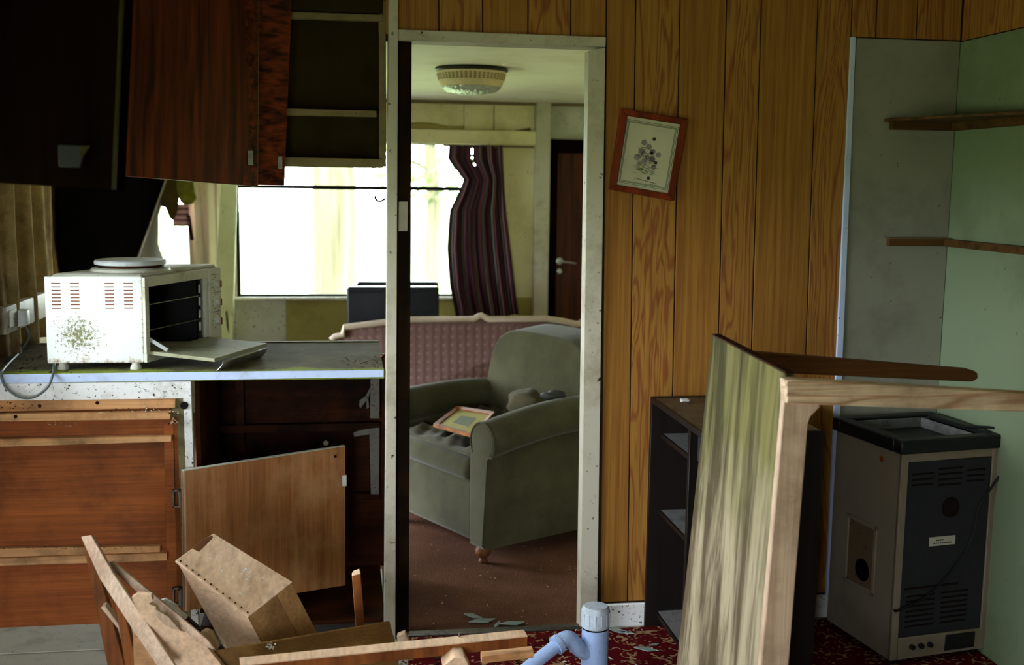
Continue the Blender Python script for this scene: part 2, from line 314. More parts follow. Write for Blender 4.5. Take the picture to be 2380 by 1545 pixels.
# ------------------------------------------------------------------ object helpers
OFF = {}
def reg(o, label=None, cat=None, group=None, kind=None):
    if label: o['label'] = label
    if cat: o['category'] = cat
    if group: o['group'] = group
    if kind: o['kind'] = kind
    return o
def thing(name, label=None, cat=None, loc=(0, 0, 0), rotz=0, group=None, kind=None, local=False):
    o = bpy.data.objects.new(name, None); COL.objects.link(o); o.empty_display_size = .1
    o.location = loc; o.rotation_euler = (0, 0, rotz); OFF[o.name] = Vector((0, 0, 0)) if local else Vector(loc)
    return reg(o, label, cat, group, kind)
def struct(name, loc=(0, 0, 0)): return thing(name, loc=loc, kind='structure')
class MB:
    def __init__(s): s.bm = bmesh.new(); s.uv = None
    def prism(s, pts, vec, bev=0, seg=1):
        pts = [Vector(p) for p in pts]; vec = Vector(vec)
        t = bmesh.new()
        a = [t.verts.new(p) for p in pts]; b = [t.verts.new(p + vec) for p in pts]
        n = len(pts)
        t.faces.new(a); t.faces.new(b[::-1])
        for i in range(n): t.faces.new((a[i], b[i], b[(i+1) % n], a[(i+1) % n]))
        bmesh.ops.recalc_face_normals(t, faces=t.faces)
        if bev: bmesh.ops.bevel(t, geom=t.edges[:], offset=bev, segments=seg, profile=.5, affect='EDGES', clamp_overlap=True)
        s._join(t); return s
    def hexa(s, a4, b4, bev=0, seg=1):
        t = bmesh.new()
        a = [t.verts.new(Vector(p)) for p in a4]; b = [t.verts.new(Vector(p)) for p in b4]; n = len(a)
        t.faces.new(a); t.faces.new(b[::-1])
        for i in range(n): t.faces.new((a[i], b[i], b[(i+1) % n], a[(i+1) % n]))
        bmesh.ops.recalc_face_normals(t, faces=t.faces)
        if bev: bmesh.ops.bevel(t, geom=t.edges[:], offset=bev, segments=seg, profile=.5, affect='EDGES', clamp_overlap=True)
        s._join(t); return s
    def box(s, p, q, bev=0, seg=1):
        x0, y0, z0 = [min(a, b) for a, b in zip(p, q)]; x1, y1, z1 = [max(a, b) for a, b in zip(p, q)]
        return s.prism([(x0, y0, z0), (x1, y0, z0), (x1, y1, z0), (x0, y1, z0)], (0, 0, z1 - z0), bev, seg)
    def bar(s, p, q, w, h, up=(0, 0, 1), bev=.001):
        p, q = Vector(p), Vector(q); d = (q - p).normalized(); u = Vector(up); sd = d.cross(u).normalized(); u = sd.cross(d).normalized()
        c = [p + sd*w/2 + u*h/2, p - sd*w/2 + u*h/2, p - sd*w/2 - u*h/2, p + sd*w/2 - u*h/2]
        return s.prism(c, q - p, bev)
    def tube(s, pts, r, n=10, cap=True):
        pts = [Vector(p) for p in pts]; rings = []
        rr = r if isinstance(r, (list, tuple)) else [r]*len(pts)
        ref = None
        for i, p in enumerate(pts):
            d = (pts[min(i+1, len(pts)-1)] - pts[max(i-1, 0)]).normalized()
            if ref is None: ref = d.orthogonal().normalized()
            ref = (ref - d*ref.dot(d)).normalized(); b = d.cross(ref)
            rings.append([s.bm.verts.new(p + (ref*math.cos(2*PI*k/n) + b*math.sin(2*PI*k/n))*rr[i]) for k in range(n)])
        for i in range(len(rings)-1):
            for k in range(n): s.bm.faces.new((rings[i][k], rings[i][(k+1) % n], rings[i+1][(k+1) % n], rings[i+1][k]))
        if cap: s.bm.faces.new(rings[0][::-1]); s.bm.faces.new(rings[-1])
        return s
    def lathe(s, prof, c=(0, 0, 0), axis='z', n=32):
        c = Vector(c); rings = []
        for r, h in prof:
            ring = []
            for k in range(n):
                a, b = r*math.cos(2*PI*k/n), r*math.sin(2*PI*k/n)
                v = {'z': (a, b, h), 'x': (h, a, b), 'y': (a, h, b)}[axis]
                ring.append(s.bm.verts.new(c + Vector(v)))
            rings.append(ring)
        for i in range(len(rings)-1):
            for k in range(n): s.bm.faces.new((rings[i][k], rings[i][(k+1) % n], rings[i+1][(k+1) % n], rings[i+1][k]))
        s.bm.faces.new(rings[0][::-1]); s.bm.faces.new(rings[-1])
        bmesh.ops.recalc_face_normals(s.bm, faces=s.bm.faces)
        return s
    def sheet(s, fn, nu, nv, thick=0, skip=None):
        uvl = s.bm.loops.layers.uv.verify()
        g = [[s.bm.verts.new(fn(i/nu, j/nv)) for j in range(nv+1)] for i in range(nu+1)]
        for i in range(nu):
            for j in range(nv):
                if skip and skip((i+.5)/nu, (j+.5)/nv): continue
                f = s.bm.faces.new((g[i][j], g[i+1][j], g[i+1][j+1], g[i][j+1]))
                for lp, (a, b) in zip(f.loops, ((i, j), (i+1, j), (i+1, j+1), (i, j+1))): lp[uvl].uv = (a/nu, b/nv)
        if thick: s.thick = thick
        return s
    def _join(s, t):
        me = bpy.data.meshes.new('t'); t.to_mesh(me); t.free(); s.bm.from_mesh(me); bpy.data.meshes.remove(me)
    def build(s, name, mat, parent=None, label=None, cat=None, group=None, kind=None, smooth=True, subsurf=0, origin=None, angle=38):
        off = OFF.get(parent.name, Vector((0, 0, 0))) if parent else Vector((0, 0, 0))
        org = Vector(origin) if origin is not None else None
        sh = org if org is not None else off
        for v in s.bm.verts: v.co -= sh
        bmesh.ops.recalc_face_normals(s.bm, faces=s.bm.faces)
        me = bpy.data.meshes.new(name); s.bm.to_mesh(me); s.bm.free()
        if smooth: me.shade_smooth(); me.set_sharp_from_angle(angle=math.radians(angle))
        mats = mat if isinstance(mat, (list, tuple)) else [mat]
        for m in mats: me.materials.append(m)
        o = bpy.data.objects.new(name, me); COL.objects.link(o)
        if parent: o.parent = parent
        if org is not None: o.location = org - off
        OFF[o.name] = sh
        if subsurf: md = o.modifiers.new('s', 'SUBSURF'); md.levels = md.render_levels = subsurf
        if getattr(s, 'thick', 0): md = o.modifiers.new('t', 'SOLIDIFY'); md.thickness = s.thick; md.offset = 0
        return reg(o, label, cat, group, kind)
def box(name, p, q, mat, parent=None, bev=0.0015, **k): return MB().box(p, q, bev).build(name, mat, parent, **k)
def poly(name, pts, vec, mat, parent=None, bev=0.001, **k): return MB().prism(pts, vec, bev).build(name, mat, parent, **k)
def pxpoly(name, pxs, Y, depth, mat, parent=None, bev=.001, **k):
    return poly(name, [Py(x, y, Y) for x, y in pxs], (0, depth, 0), mat, parent, bev, **k)
V = Vector
# ------------------------------------------------------------------ the setting
XL, XR, YF, YB, ZC, ZK = -1.2, 2.112, 3.9, -4.75, 2.095, 2.25
fl = struct('floor'); box('floor_board', (XL-.1, YB-.1, -.05), (XR+.1, .0, 0), M['lino'], fl, 0)
fl2 = struct('floor'); box('carpet_pile', (XL-.1, 0.001, -.05), (XR+.1, YF+.1, 0.0), M['browncarpet'], fl2, 0)
box('floor_board', (XL-.05, 0, -.04), (.14, .675, .003), M['lino'], fl, 0)
c_ = struct('ceiling'); box('ceiling_board', (XL-.1, YB-.1, ZK), (XR+.1, .06, ZK+.05), M['ceil'], c_, 0)
c2 = struct('ceiling')
ys = Pz(960, 186, ZC).y
box('ceiling_board', (XL-.1, .06, ZC), (XR+.1, ys-.004, ZC+.2), M['ceil'], c2, .003)
box('ceiling_board', (XL-.1, ys+.004, ZC), (XR+.1, YF+.1, ZC+.2), M['ceil'], c2, .003)
box('seam_strip', (XL, ys-.012, ZC+.004), (XR, ys+.012, ZC+.02), M['winframe'], c2, 0)
box('coving', (XL, YF-.03, ZC-.022), (XR, YF, ZC), M['railpaint'], c2, .006)
# left wall with the kitchen window opening (behind the left edge of the frame)
wl = struct('wall_left'); WY0, WY1, WZ0, WZ1 = -1.9, -.08, .94, 1.55
PY0, PY1, PZ1 = 1.12, 2.8, 1.75
for a, b in (((YB, 0), (WY0, ZK)), ((WY1, 0), (PY0, ZK)), ((PY1, 0), (YF, ZK)), ((PY0, PZ1), (PY1, ZK)), ((PY0, 0), (PY1, .1)), ((WY0, 0), (WY1, WZ0)), ((WY0, WZ1), (WY1, ZK))):
    box('wall_board', (XL-.1, a[0], a[1]), (XL, b[0], b[1]), M['cream'], wl, 0)
d3 = struct('door_3')
for a, b in (((PY0, .1), (PY0+.05, PZ1)), ((PY1-.05, .1), (PY1, PZ1)), ((PY0, .1), (PY1, .16)), ((PY0, PZ1-.05), (PY1, PZ1)), ((1.93, .1), (1.97, PZ1))):
    box('door_frame', (XL-.07, a[0], a[1]), (XL-.02, b[0], b[1]), M['sill'], d3, .002)
box('pane', (XL-.05, PY0+.05, .16), (XL-.045, 1.93, PZ1-.05), M['glass'], d3, 0)
box('pane', (XL-.05, 1.97, .16), (XL-.045, PY1-.05, PZ1-.05), M['glass'], d3, 0)
w4 = struct('window_4')
for a, b in (((WY0, WZ0), (WY1, WZ0+.03)), ((WY0, WZ1-.03), (WY1, WZ1)), ((WY0, WZ0), (WY0+.03, WZ1)), ((WY1-.03, WZ0), (WY1, WZ1)), ((-1.04, WZ0), (-1.01, WZ1))):
    box('window_frame', (XL-.07, a[0], a[1]), (XL-.03, b[0], b[1]), M['winframe'], w4, .002)
box('pane', (XL-.055, WY0+.03, WZ0+.03), (XL-.05, -1.04, WZ1-.03), M['glass'], w4, 0)
box('pane', (XL-.055, -1.01, WZ0+.03), (XL-.05, WY1-.03, WZ1-.03), M['glass'], w4, 0)
# wall behind the photographer with an open doorway on its left
wf = struct('wall_front'); DX0, DX1, DZ = -1.19, -.5, 1.55
for a, b in (((XL, 0), (DX0, ZK)), ((DX1, 0), (XR, ZK)), ((DX0, DZ), (DX1, ZK))):
    box('wall_board', (a[0], YB-.1, a[1]), (b[0], YB, b[1]), M['plankA'], wf, 0)
# right wall: lining board below, planks above
wr = struct('wall_right')
box('wall_board', (XR+.012, YB, 0), (XR+.1, YF, ZK), M['groove'], wr, 0)
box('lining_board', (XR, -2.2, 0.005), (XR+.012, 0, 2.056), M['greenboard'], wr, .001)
yy = -2.2
i = 0
while yy < -.01:
    y2 = min(yy + (.14, .17, .12)[i % 3], -.002)
    box('plank', (XR+.002, yy+.002, 2.06), (XR+.012, y2-.002, ZK), M['plankB' if i % 2 else 'plankA'], wr, .001, origin=(XR, yy, 2.1)); yy = y2; i += 1
box('lounge_board', (XR, .03, 0), (XR+.012, YF, ZC), M['cream'], wr, 0)
# partition wall: planks on a dark backing
wp = struct('wall_partition')
hz = Py(1100, 101, 0).z
FXL, FXR = .16, .853
box('backing', (FXR, .004, 0), (XR+.1, .03, ZK), M['groove'], wp, 0)
box('backing', (.13, .004, 2.0), (FXR, .03, ZK), M['groove'], wp, 0)
def plank(xt0, xt1, zb, zt, mat, tilt=.014):
    xs = lambda x, z: x + (1.3 - z)*tilt
    g = .0022
    pts = [(xs(xt0, zb)+g, 0, zb), (xs(xt1, zb)-g, 0, zb), (xs(xt1, zt)-g, 0, zt), (xs(xt0, zt)+g, 0, zt)]
    MB().prism(pts, (0, .006, 0), .0012).build('plank', M[mat], wp, origin=((xt0+xt1)/2, 0, 1.2 if zb < 1 else 2.2))
sm = [.868, .967, 1.118, 1.279, 1.4, 1.6, 1.722]
for i in range(6): plank(sm[i], sm[i+1], .09, ZK, ['plankA', 'plankB', 'plankA', 'plankB', 'plankA', 'plankB'][i])
sm = [.12, .316, .458, .607, .749, .868]
for i in range(5): plank(sm[i], sm[i+1], 2.02, ZK, ['plankA', 'plankB'][i % 2])
sm = [1.722, 1.812, 1.96, 2.124]
for i in range(3): plank(sm[i], sm[i+1], 2.062, ZK, ['plankB', 'plankA', 'plankB'][i])
pts = [Py(1985, 95), Py(2229, 99), (XR, 0, .0), (1.748, 0, .0)]
box('lining_board', (1.73, -.004, .005), (XR-.002, .004, 2.058), M['whiteboard'], wp, .001)
poly('trim_strip', [(1.708, 0, 2.06), (1.724, 0, 2.06), (1.748, 0, .01), (1.722, 0, .01)], (0, -.012, 0), M['edge'], wp)
bb = struct('baseboard_partition'); box('board', (.868, -.014, .0), (1.75, 0, .085), M['whitepaint'], bb, .003)
# door frame of the partition
d1 = struct('door_1')
poly('head_jamb', [(.146, -.018, hz), (.853, -.018, hz), (.853, -.018, 2.032), (.146, -.018, 2.034)], (0, .1, 0), M['framepaint'], d1, .002)
xr_in = Py(1368, 600, -.018).x
poly('right_jamb', [Py(1368, 118, -.018), (.852, -.018, hz-.001), (.872, -.018, .0), (Py(1348, 1440, -.018).x, -.018, .0)], (0, .06, 0), M['framepaint'], d1, .002)
poly('left_jamb', [(Py(893, 1440, -.03).x, -.03, 0), (Py(919, 1440, -.03).x, -.03, 0), (Py(926, 0, -.03).x, -.03, ZK), (Py(904, 0, -.03).x, -.03, ZK)], (0, .07, 0), M['framepaint'], d1, .002)
poly('dark_edge', [(Py(921, 1440, .0).x, .0, 0), (Py(950, 1440, 0.).x, .0, 0), (Py(957, 101, 0.).x, .0, hz), (Py(924, 101, 0.).x, .0, hz)], (0, .035, 0), M['darkjamb'], d1, .002)
pxpoly('latch_plate', [(927, 468), (948, 468), (947, 537), (926, 537)], -.003, .003, M['labelpaper'], d1)
tr = struct('trim_1'); box('threshold', (.14, -.02, 0), (.86, .012, .012), M['steel'], tr, .004)
# lounge side skin of the partition
wp2 = struct('wall_partition'); box('lounge_board', (FXR+.02, .03, 0), (XR, .06, ZC), M['cream'], wp2, 0)
# far lounge wall
wb = struct('wall_back')
fx = lambda px, py: Py(px, py, YF)
WX0, WX1 = fx(549, 600).x, .98
WT, WBm = fx(820, 385).z + .17, fx(700, 692).z
NX0, NX1 = XL, fx(446, 560).x
def wbx(n, x0, x1, z0, z1, m, y=0.0): box(n, (x0, YF+y, z0), (x1, YF+.1, z1), m, wb, .001)
xp0, xp1 = fx(1238, 600).x, fx(1271, 600).x
wbx('lower_board', XL, WX0-.01, 0, WBm, M['greypanel'])
xs = fx(665, 740).x; xs2 = fx(815, 740).x
wbx('lower_board', WX0-.008, xs-.001, 0, WBm, M['greypanel'])
wbx('lower_board', xs+.001, xs2, 0, WBm, M['olivepanel'])
wbx('lower_board', xs2+.002, xp0, 0, WBm, M['olivepanel'])
wbx('side_board', NX1, WX0, WBm, WT, M['beigewall'])
wbx('side_board', WX1, xp0, WBm, WT, M['cream'])
hx = [XL, -.6, -.1, .38, fx(1078, 270).x, fx(1148, 270).x, xp0]
for i in range(6): wbx('upper_board', hx[i]+.002, hx[i+1]-.002, WT+.0, ZC, M['cream'], (.0, .004, .002)[i % 3])
wbx('door_side_board', xp1, XR, fx(1320, 325).z-.02, ZC, M['greypanel'])
wbx('door_side_board', 1.72, XR, 0, fx(1320, 325).z-.02, M['cream'])
box('backing', (XL-.1, YF+.1, WT), (XR+.1, YF+.13, ZC+.2), M['exterior'], wb, 0)
box('backing', (XL-.1, YF+.1, -.05), (XR+.1, YF+.13, WBm), M['exterior'], wb, 0)
b0, b1 = fx(1100, 303).z, fx(1100, 336).z
box('pelmet_beam', (XL, YF-.06, b1), (xp0+.0, YF, b0), M['cream'], wb, .003)
box('pilaster', (xp0, YF-.07, 0), (xp1, YF+.1, ZC), M['framepaint'], wb, .003)
# loose wallpaper strips lying on the beam
t_ = thing('wallpaper_strip', 'loose yellowed wallpaper strip sagging on the beam above the far window', 'wallpaper', (.5, YF-.03, b0+.001))
MB().sheet(lambda u, v: V((fx(950, 290).x + u*(fx(1078, 290).x - fx(950, 290).x), YF-.035+.03*v, b0+.004+.035*(1-u*.2)*v+.01*math.sin(u*6)*v)), 12, 3, .003).build('strip', M['olivepanel'], t_)
t_ = thing('wallpaper_strip', 'curled dark wallpaper flap on the beam beside the pilaster', 'wallpaper', (1.1, YF-.03, b0+.001))
MB().sheet(lambda u, v: V((fx(1195, 290).x + u*(fx(1232, 290).x - fx(1195, 290).x), YF-.035+.03*v, b0+.003+.02*u*v)), 8, 3, .003).build('strip', M['olivepaint'], t_)
# main window
wn = struct('window_1')
zt_ = fx(820, 436).z
fr = .022
ytr = fx(820, 436).z
for a, b in (((WX0, WBm), (WX0+fr, WT)), ((WX1-fr, WBm), (WX1, WT)), ((WX0, WBm), (WX1, WBm+.02)), ((WX0, WT-fr), (WX1, WT)), ((WX0, ytr-.014), (WX1, ytr+.012))):
    box('window_frame', (a[0], YF+.03, a[1]), (b[0], YF+.07, b[1]), M['winframe'], wn, 0)
box('pane', (WX0+fr, YF+.048, ytr+.007), (WX1-fr, YF+.053, WT-fr), M['glass'], wn, 0)
box('pane', (WX0+fr, YF+.048, WBm+.02), (WX1-fr, YF+.053, ytr-.007), M['glass'], wn, 0)
box('window_sill', (WX0-.02, YF-.03, WBm-.014), (WX1+.02, YF+.03, WBm+.006), M['sill'], wn, .003)
wn2 = struct('window_2')
for a, b in (((NX0, WBm), (NX0+.015, WT)), ((NX1-.015, WBm), (NX1, WT)), ((NX0, WBm), (NX1, WBm+.02)), ((NX0, WT-fr), (NX1, WT))):
    box('window_frame', (a[0], YF+.03, a[1]), (b[0], YF+.07, b[1]), M['sill'], wn2, .002)
box('pane', (NX0+.015, YF+.048, WBm+.02), (NX1-.015, YF+.053, WT-fr), M['glass'], wn2, 0)
# far door
d2 = struct('door_2')
dx0, dx1 = fx(1284, 600).x, 1.74
dz = fx(1320, 356).z
box('door_leaf', (dx0+.02, YF-.02, .01), (dx1, YF+.03, dz), M['reddoor'], d2, .003)
box('door_lining', (xp1, YF-.035, 0), (dx0+.02, YF+.03, dz+.0), M['darkdoor'], d2, .003)
box('door_head', (xp1, YF-.045, dz), (1.78, YF+.03, fx(1320, 325).z), M['darkdoor'], d2, .003)
hp = fx(1292, 606) + V((.02, -.02, 0))
m = MB(); m.lathe([(.026, -.008), (.024, -.018), (.012, -.02)], hp + V((0, 0, 0)), 'y', 20); m.build('handle_rose', M['chrome'], d2)
m = MB(); m.tube([hp, hp + V((0, -.05, 0)), hp + V((.03, -.055, -.002)), hp + V((.11, -.05, -.012))], [.008, .008, .008, .006]); m.build('door_handle', M['chrome'], d2)
m = MB(); m.lathe([(.02, -.005), (.018, -.014), (.006, -.016)], hp + V((0, 0, -.07)), 'y', 20); m.build('keyhole_rose', M['chrome'], d2)

# ------------------------------------------------------------------ outside
g = struct('ground'); MB().box((-60, YF+.15, -.6), (60, 70, -.5), 0).build('field', M['grass'], g)
MB().box((-60, -60, -.6), (60, YF+.15, -.5), 0).build('field', M['grass'], g)
def tree(loc, r, h, label, n=900, cr=1.8, low=1.5):
    t = thing('tree', label, 'tree', loc)
    L = V(loc)
    MB().tube([L, L+V((.02, 0, h*.4)), L+V((-.08, .1, h*.8)), L+V((.1, 0, h))], [r*1.25, r, r*.8, r*.4], 14).build('trunk', M['bark'], t)
    for k in range(4):
        a = k*1.7+loc[0]; s0 = L + V((0, 0, h*(.45+.12*k)))
        MB().tube([s0, s0+V((math.cos(a)*.9, math.sin(a)*.9, .35)), s0+V((math.cos(a)*1.8, math.sin(a)*1.8, .3))], [r*.35, r*.2, r*.06], 8).build('branch', M['bark'], t)
    m = MB()
    for _ in range(n):
        a = random.uniform(0, 2*PI); b = random.uniform(-1, 1); q = random.random()**.4*cr
        p = L + V((math.cos(a)*q*math.sqrt(1-b*b), math.sin(a)*q*math.sqrt(1-b*b), h*.85 + b*cr*.85))
        if p.z < loc[2]+low: continue
        u = V((random.uniform(-1, 1), random.uniform(-1, 1), random.uniform(-1, 1))).normalized(); v = u.orthogonal().normalized()*.05; u = u*.1
        vs = [m.bm.verts.new(p+x) for x in (-u, v, u, -v)]; m.bm.faces.new(vs)
    m.build('foliage', M['leaf'], t, kind='stuff', smooth=False)
def spot(px, Y, dz=-.5):
    p = Py(px, 600, Y); return (p.x, Y, dz)
tree(spot(775, 11.0), .28, 5.0, 'broad pale trunk standing outside the middle of the far window', 1300, 2.4, 3.0)
tree(spot(1005, 18.0), .14, 4.0, 'slender tree outside the far window beside the striped curtain', 1300, 2.0, 1.4)
tree((-3.5, -9, -.5), .2, 5.0, 'tree outside behind the open back door', 900, 2.2, 1.6)

# ------------------------------------------------------------------ kitchen: base unit and worktop
U = thing('kitchen_base_unit', 'broken kitchen base unit with white frame and exposed orange plywood front', 'cabinet', (-.5, .3, 0))
xw0, xw1 = XL, .128
box('header_rail', (xw0, 0, .842), (-.497, .025, .9), M['whitepaint'], U, .002)
poly('upright', [(-.523, -.0, .843), (-.497, .0, .843), (-.492, 0, .02), (-.515, 0, .02)], (0, .03, 0), M['whitepaint'], U)
poly('upright_side', [(-.56, .004, .842), (-.523, .004, .842), (-.515, .004, .02), (-.56, .004, .02)], (0, .03, 0), M['olivepaint'], U)
poly('front_panel', [(xw0, .014, .842), (-.566, .014, .842), (-.566, .014, .085), (xw0, .014, .085)], (0, .012, 0), M['orangeply'], U, 0)
poly('stile', [Py(380, 970, .004), Py(413, 968, .004), Py(427, 1430, .004), Py(390, 1440, .004)], (0, .01, 0), M['orangeply'], U)
def batten(name, y0a, y0b, xr, y1a, y1b, Y, mat):
    a = [Py(-140, y0a+2, Y), Py(xr, y0b, Y), Py(xr, y1b, Y), Py(-140, y1a+2, Y)]
    a[0].x = a[3].x = XL+.01
    return poly(name, a, (0, .012-Y, 0), M[mat], U, .0015, origin=(-.8, Y, a[0].z))
batten('batten', 931, 927, 408, 957, 948, -.006, 'batten')
batten('batten', 963, 958, 396, 980, 975, -.028, 'batten')
batten('batten', 1021, 1013, 398, 1040, 1027, -.022, 'batten')
batten('batten', 1276, 1269, 372, 1300, 1286, -.012, 'batten')
batten('batten', 1300, 1285, 388, 1318, 1303, -.026, 'batten')
m = MB(); pc = Py(428, 942, -.002); m.lathe([(.013, 0), (.011, -.003)], pc, 'y', 18); m.build('pipe_hole', M['ovenin'], U)
for x, y in ((92, 943), (226, 936), (36, 968)):
    q = Py(x, y, -.0285 if y > 950 else -.0065); MB().lathe([(.006, 0), (.005, -.0012)], q, 'y', 12).build('knot', M['intdark'], U)
def flakes(name, label, regs, n, mats, size=.006):
    m = MB()
    for _ in range(n):
        x0, x1, y0, y1, Y = random.choice(regs); c = Py(random.uniform(x0, x1), random.uniform(y0, y1), Y); s_ = size*random.uniform(.3, 1.3)
        a = random.uniform(0, PI); d = V((math.cos(a), random.uniform(-.3, .3), .5*math.sin(a)))*s_; e = V((-math.sin(a), .4, .5*math.cos(a)))*s_*random.uniform(.2, .5)
        m.prism([c-d, c+e, c+d, c-e*.7], (0, -.001, .0005))
    return m.build(name, mats, None, label, 'debris', kind='stuff', smooth=False)
flakes('debris', 'pale wood splinters and flakes lodged on the top battens of the base unit', [(270, 400, 950, 962, -.02), (330, 380, 932, 956, -.012), (120, 320, 955, 962, -.026), (110, 180, 978, 992, .01), (395, 415, 955, 985, -.02)], 90, M['paper'])
flakes('debris', 'dark dirt caught along the top battens of the base unit', [(250, 405, 948, 960, -.02), (0, 80, 935, 950, -.009), (380, 410, 955, 985, -.03), (0, 350, 1270, 1276, -.02)], 110, M['intdark'], .005)
# inside of the open right half
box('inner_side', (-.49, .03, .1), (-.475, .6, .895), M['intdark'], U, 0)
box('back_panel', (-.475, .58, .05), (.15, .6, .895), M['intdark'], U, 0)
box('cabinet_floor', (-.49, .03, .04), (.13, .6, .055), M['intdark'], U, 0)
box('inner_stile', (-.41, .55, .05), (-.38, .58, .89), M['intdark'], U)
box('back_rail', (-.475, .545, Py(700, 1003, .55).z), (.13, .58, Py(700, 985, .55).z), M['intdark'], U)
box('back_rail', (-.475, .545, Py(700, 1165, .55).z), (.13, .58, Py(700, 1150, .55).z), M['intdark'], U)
pxpoly('pale_strip', [(861, 880), (882, 880), (882, 972), (860, 972)], .535, .01, M['palestrip'], U)
pxpoly('pale_strip', [(858, 996), (882, 994), (881, 1148), (862, 1148)], .535, .01, M['palestrip'], U)
pxpoly('paint_blob', [(820, 1006), (836, 1000), (858, 996), (860, 1010), (840, 1012), (824, 1016)], .53, .012, M['palestrip'], U, .002)
pxpoly('paint_blob', [(750, 1030), (756, 1024), (764, 1028), (763, 1034), (754, 1036)], .54, .012, M['flake'], U, .002)
pxpoly('cobweb_strand', [(836, 930), (850, 920), (862, 898), (863, 900), (856, 926), (858, 946), (852, 950), (852, 930), (838, 948), (835, 944)], .53, .006, M['palestrip'], U, 0)
# swung-in door
A0, A1 = Py(427, 1095, -.065), Py(803, 1037, .29)
B0, B1 = Py(431, 1420, -.065), Py(803, 1360, .29)
n_ = (A1-A0).cross(V((0, 0, 1))).normalized()
if n_.y < 0: n_ = -n_
dr = poly('door', [A0, A1, B1, B0], n_*.016, M['doorply'], U, .001, origin=(A0+B1)/2)
MB().hexa([A0 - n_*.001, A0+n_*.001+(A1-A0)*.02, B0+n_*.001+(B1-B0)*.02, B0-n_*.001], [A0+n_*.017, A0+n_*.017+(A1-A0)*.02, B0+n_*.017+(B1-B0)*.02, B0+n_*.017]).build('door_edge_strip', M['palewood'], dr)
MB().hexa([A0+V((0, 0, .0005)), A1+V((0, 0, .0005)), A1+n_*.016+V((0, 0, .0005)), A0+n_*.016+V((0, 0, .0005))], [p+V((0, 0, .003)) for p in (A0, A1, A1+n_*.016, A0+n_*.016)]).build('door_top_edge', M['greypanel'], dr)
q = A1 + (B1-A1)*.24
MB().box(q + V((-.012, -.012, -.02)), q + V((.004, .004, .02)), .002).build('catch', M['flake'], dr)
q2 = A1 + (B1-A1)*.06 + (A0-A1)*.07
MB().lathe([(.005, -.002), (.003, -.006)], q2, 'y', 12).build('screw_hole', M['ovenin'], dr)
for py in (1158, 1385):
    h = Py(411, py, -.012)
    m = MB()
    for a, b in (((-.014, .03), (.014, .024)), ((-.014, -.024), (.014, -.03)), ((-.014, -.03), (-.008, .03)), ((.006, -.03), (.014, .03))):
        m.box(h + V((a[0], -.004, a[1])), h + V((b[0], .004, b[1])), .001)
    m.tube([h + V((.02, -.02, -.032)), h + V((.02, -.02, .032))], .006, 8); m.box(h + V((.008, -.022, -.026)), h + V((.022, -.004, .026)), .001)
    m.build('hinge', M['steel'], U)
# worktop
W = thing('worktop', 'grimy grey worktop with pale blue edge and green algae at the front', 'worktop', (-.5, .0, .9))
box('top_board', (XL, .0, .9), (.128, .675, .93), M['worktop'], W, .002)
poly('edge_strip', [(XL, -.004, .9), (.126, -.004, .906), (.126, -.004, .931), (XL, -.004, .929)], (0, .004, 0), M['edge'], W)
box('back_lip', (XL, .66, .93), (.13, .675, .934), M['olivepaint'], W)
# dead leaves and crumbs on the worktop
t_ = thing('dead_leaf', 'curled orange-brown dead leaf on the worktop against the left door post', 'leaf', Pz(880, 832, .931))
MB().sheet(lambda u, v: Pz(880, 832, .931) + V(((u-.5)*.035, (v-.5)*.03, .012*(2*u-1)**2+.003)), 6, 4, .001).build('leaf_blade', M['rust'], t_)
def litter(name, label, cat, reg_, n, size, mats, z=.931, kind='stuff'):
    m = MB()
    for _ in range(n):
        x = random.uniform(reg_[0], reg_[1]); y = random.uniform(reg_[2], reg_[3]); s = size*random.uniform(.4, 1.4)
        a = random.uniform(0, PI); d = V((math.cos(a), math.sin(a), random.uniform(-.1, .3)))*s
        c = V((x, y, z + .15*size)); e = V((-math.sin(a), math.cos(a), .1))*s*random.uniform(.15, .6)
        m.prism([c-d-e, c+d-e*.6, c+d*.7+e, c-d+e*.8], (0, 0, size*.12))
    return m.build(name, mats, None, label, cat, kind=kind, smooth=False)
litter('crumbs', 'dark crumbs and flakes of dirt scattered over the left of the worktop', 'dirt', (XL+.08, -.68, .02, .5), 90, .006, M['intdark'])
litter('crumbs', 'dark crumbs at the right end of the worktop beside the post', 'dirt', (-.02, .115, .03, .3), 40, .006, M['intdark'])

# ------------------------------------------------------------------ oven
ox0, ox1, oy0 = -.955, -.653, .06
OD = .43
O = thing('mini_oven', 'rusty white mini oven with a hotplate on top and its door dropped open', 'oven', (-.8, oy0+.2, .93))
oz0, oz1 = .953, 1.235
rot = Matrix.Rotation(math.radians(-28.0), 4, 'Z'); orgn = V((ox1, oy0, 0))
# the body is turned so that its open front shows: front runs from the near right corner back and to the right
E1 = V((-(ox1-ox0), 0.0, 0)); 
fdir = (Pz(507, 796, .953) - V((ox1, oy0, .953))); fdir.z = 0
OW = (Pz(507, 796, .953) - V((ox1, oy0, .953))).length; fdir = fdir.normalized(); 
c0 = V((ox1, oy0, 0)); c1 = c0 + fdir*OW; c3 = V((ox0, oy0, 0)); c2 = c3 + fdir*OW
nrm = V((fdir.y, -fdir.x, 0))
def P3(a, b, z):   # a: 0..1 along the side (left to right), b: metres along the front, z
    p = c3 + (c0-c3)*a + fdir*b; return V((p.x, p.y, z))
th = .012
m = MB(); m.hexa([P3(0, 0, oz0), P3(1, 0, oz0), P3(1, 0, oz1), P3(0, 0, oz1)], [P3(0, th, oz0), P3(1, th, oz0), P3(1, th, oz1), P3(0, th, oz1)], .003, 2)
O_loc = V((-.8, oy0+.2, .93))
m.build('side_panel', M['ovenwhite'], O)
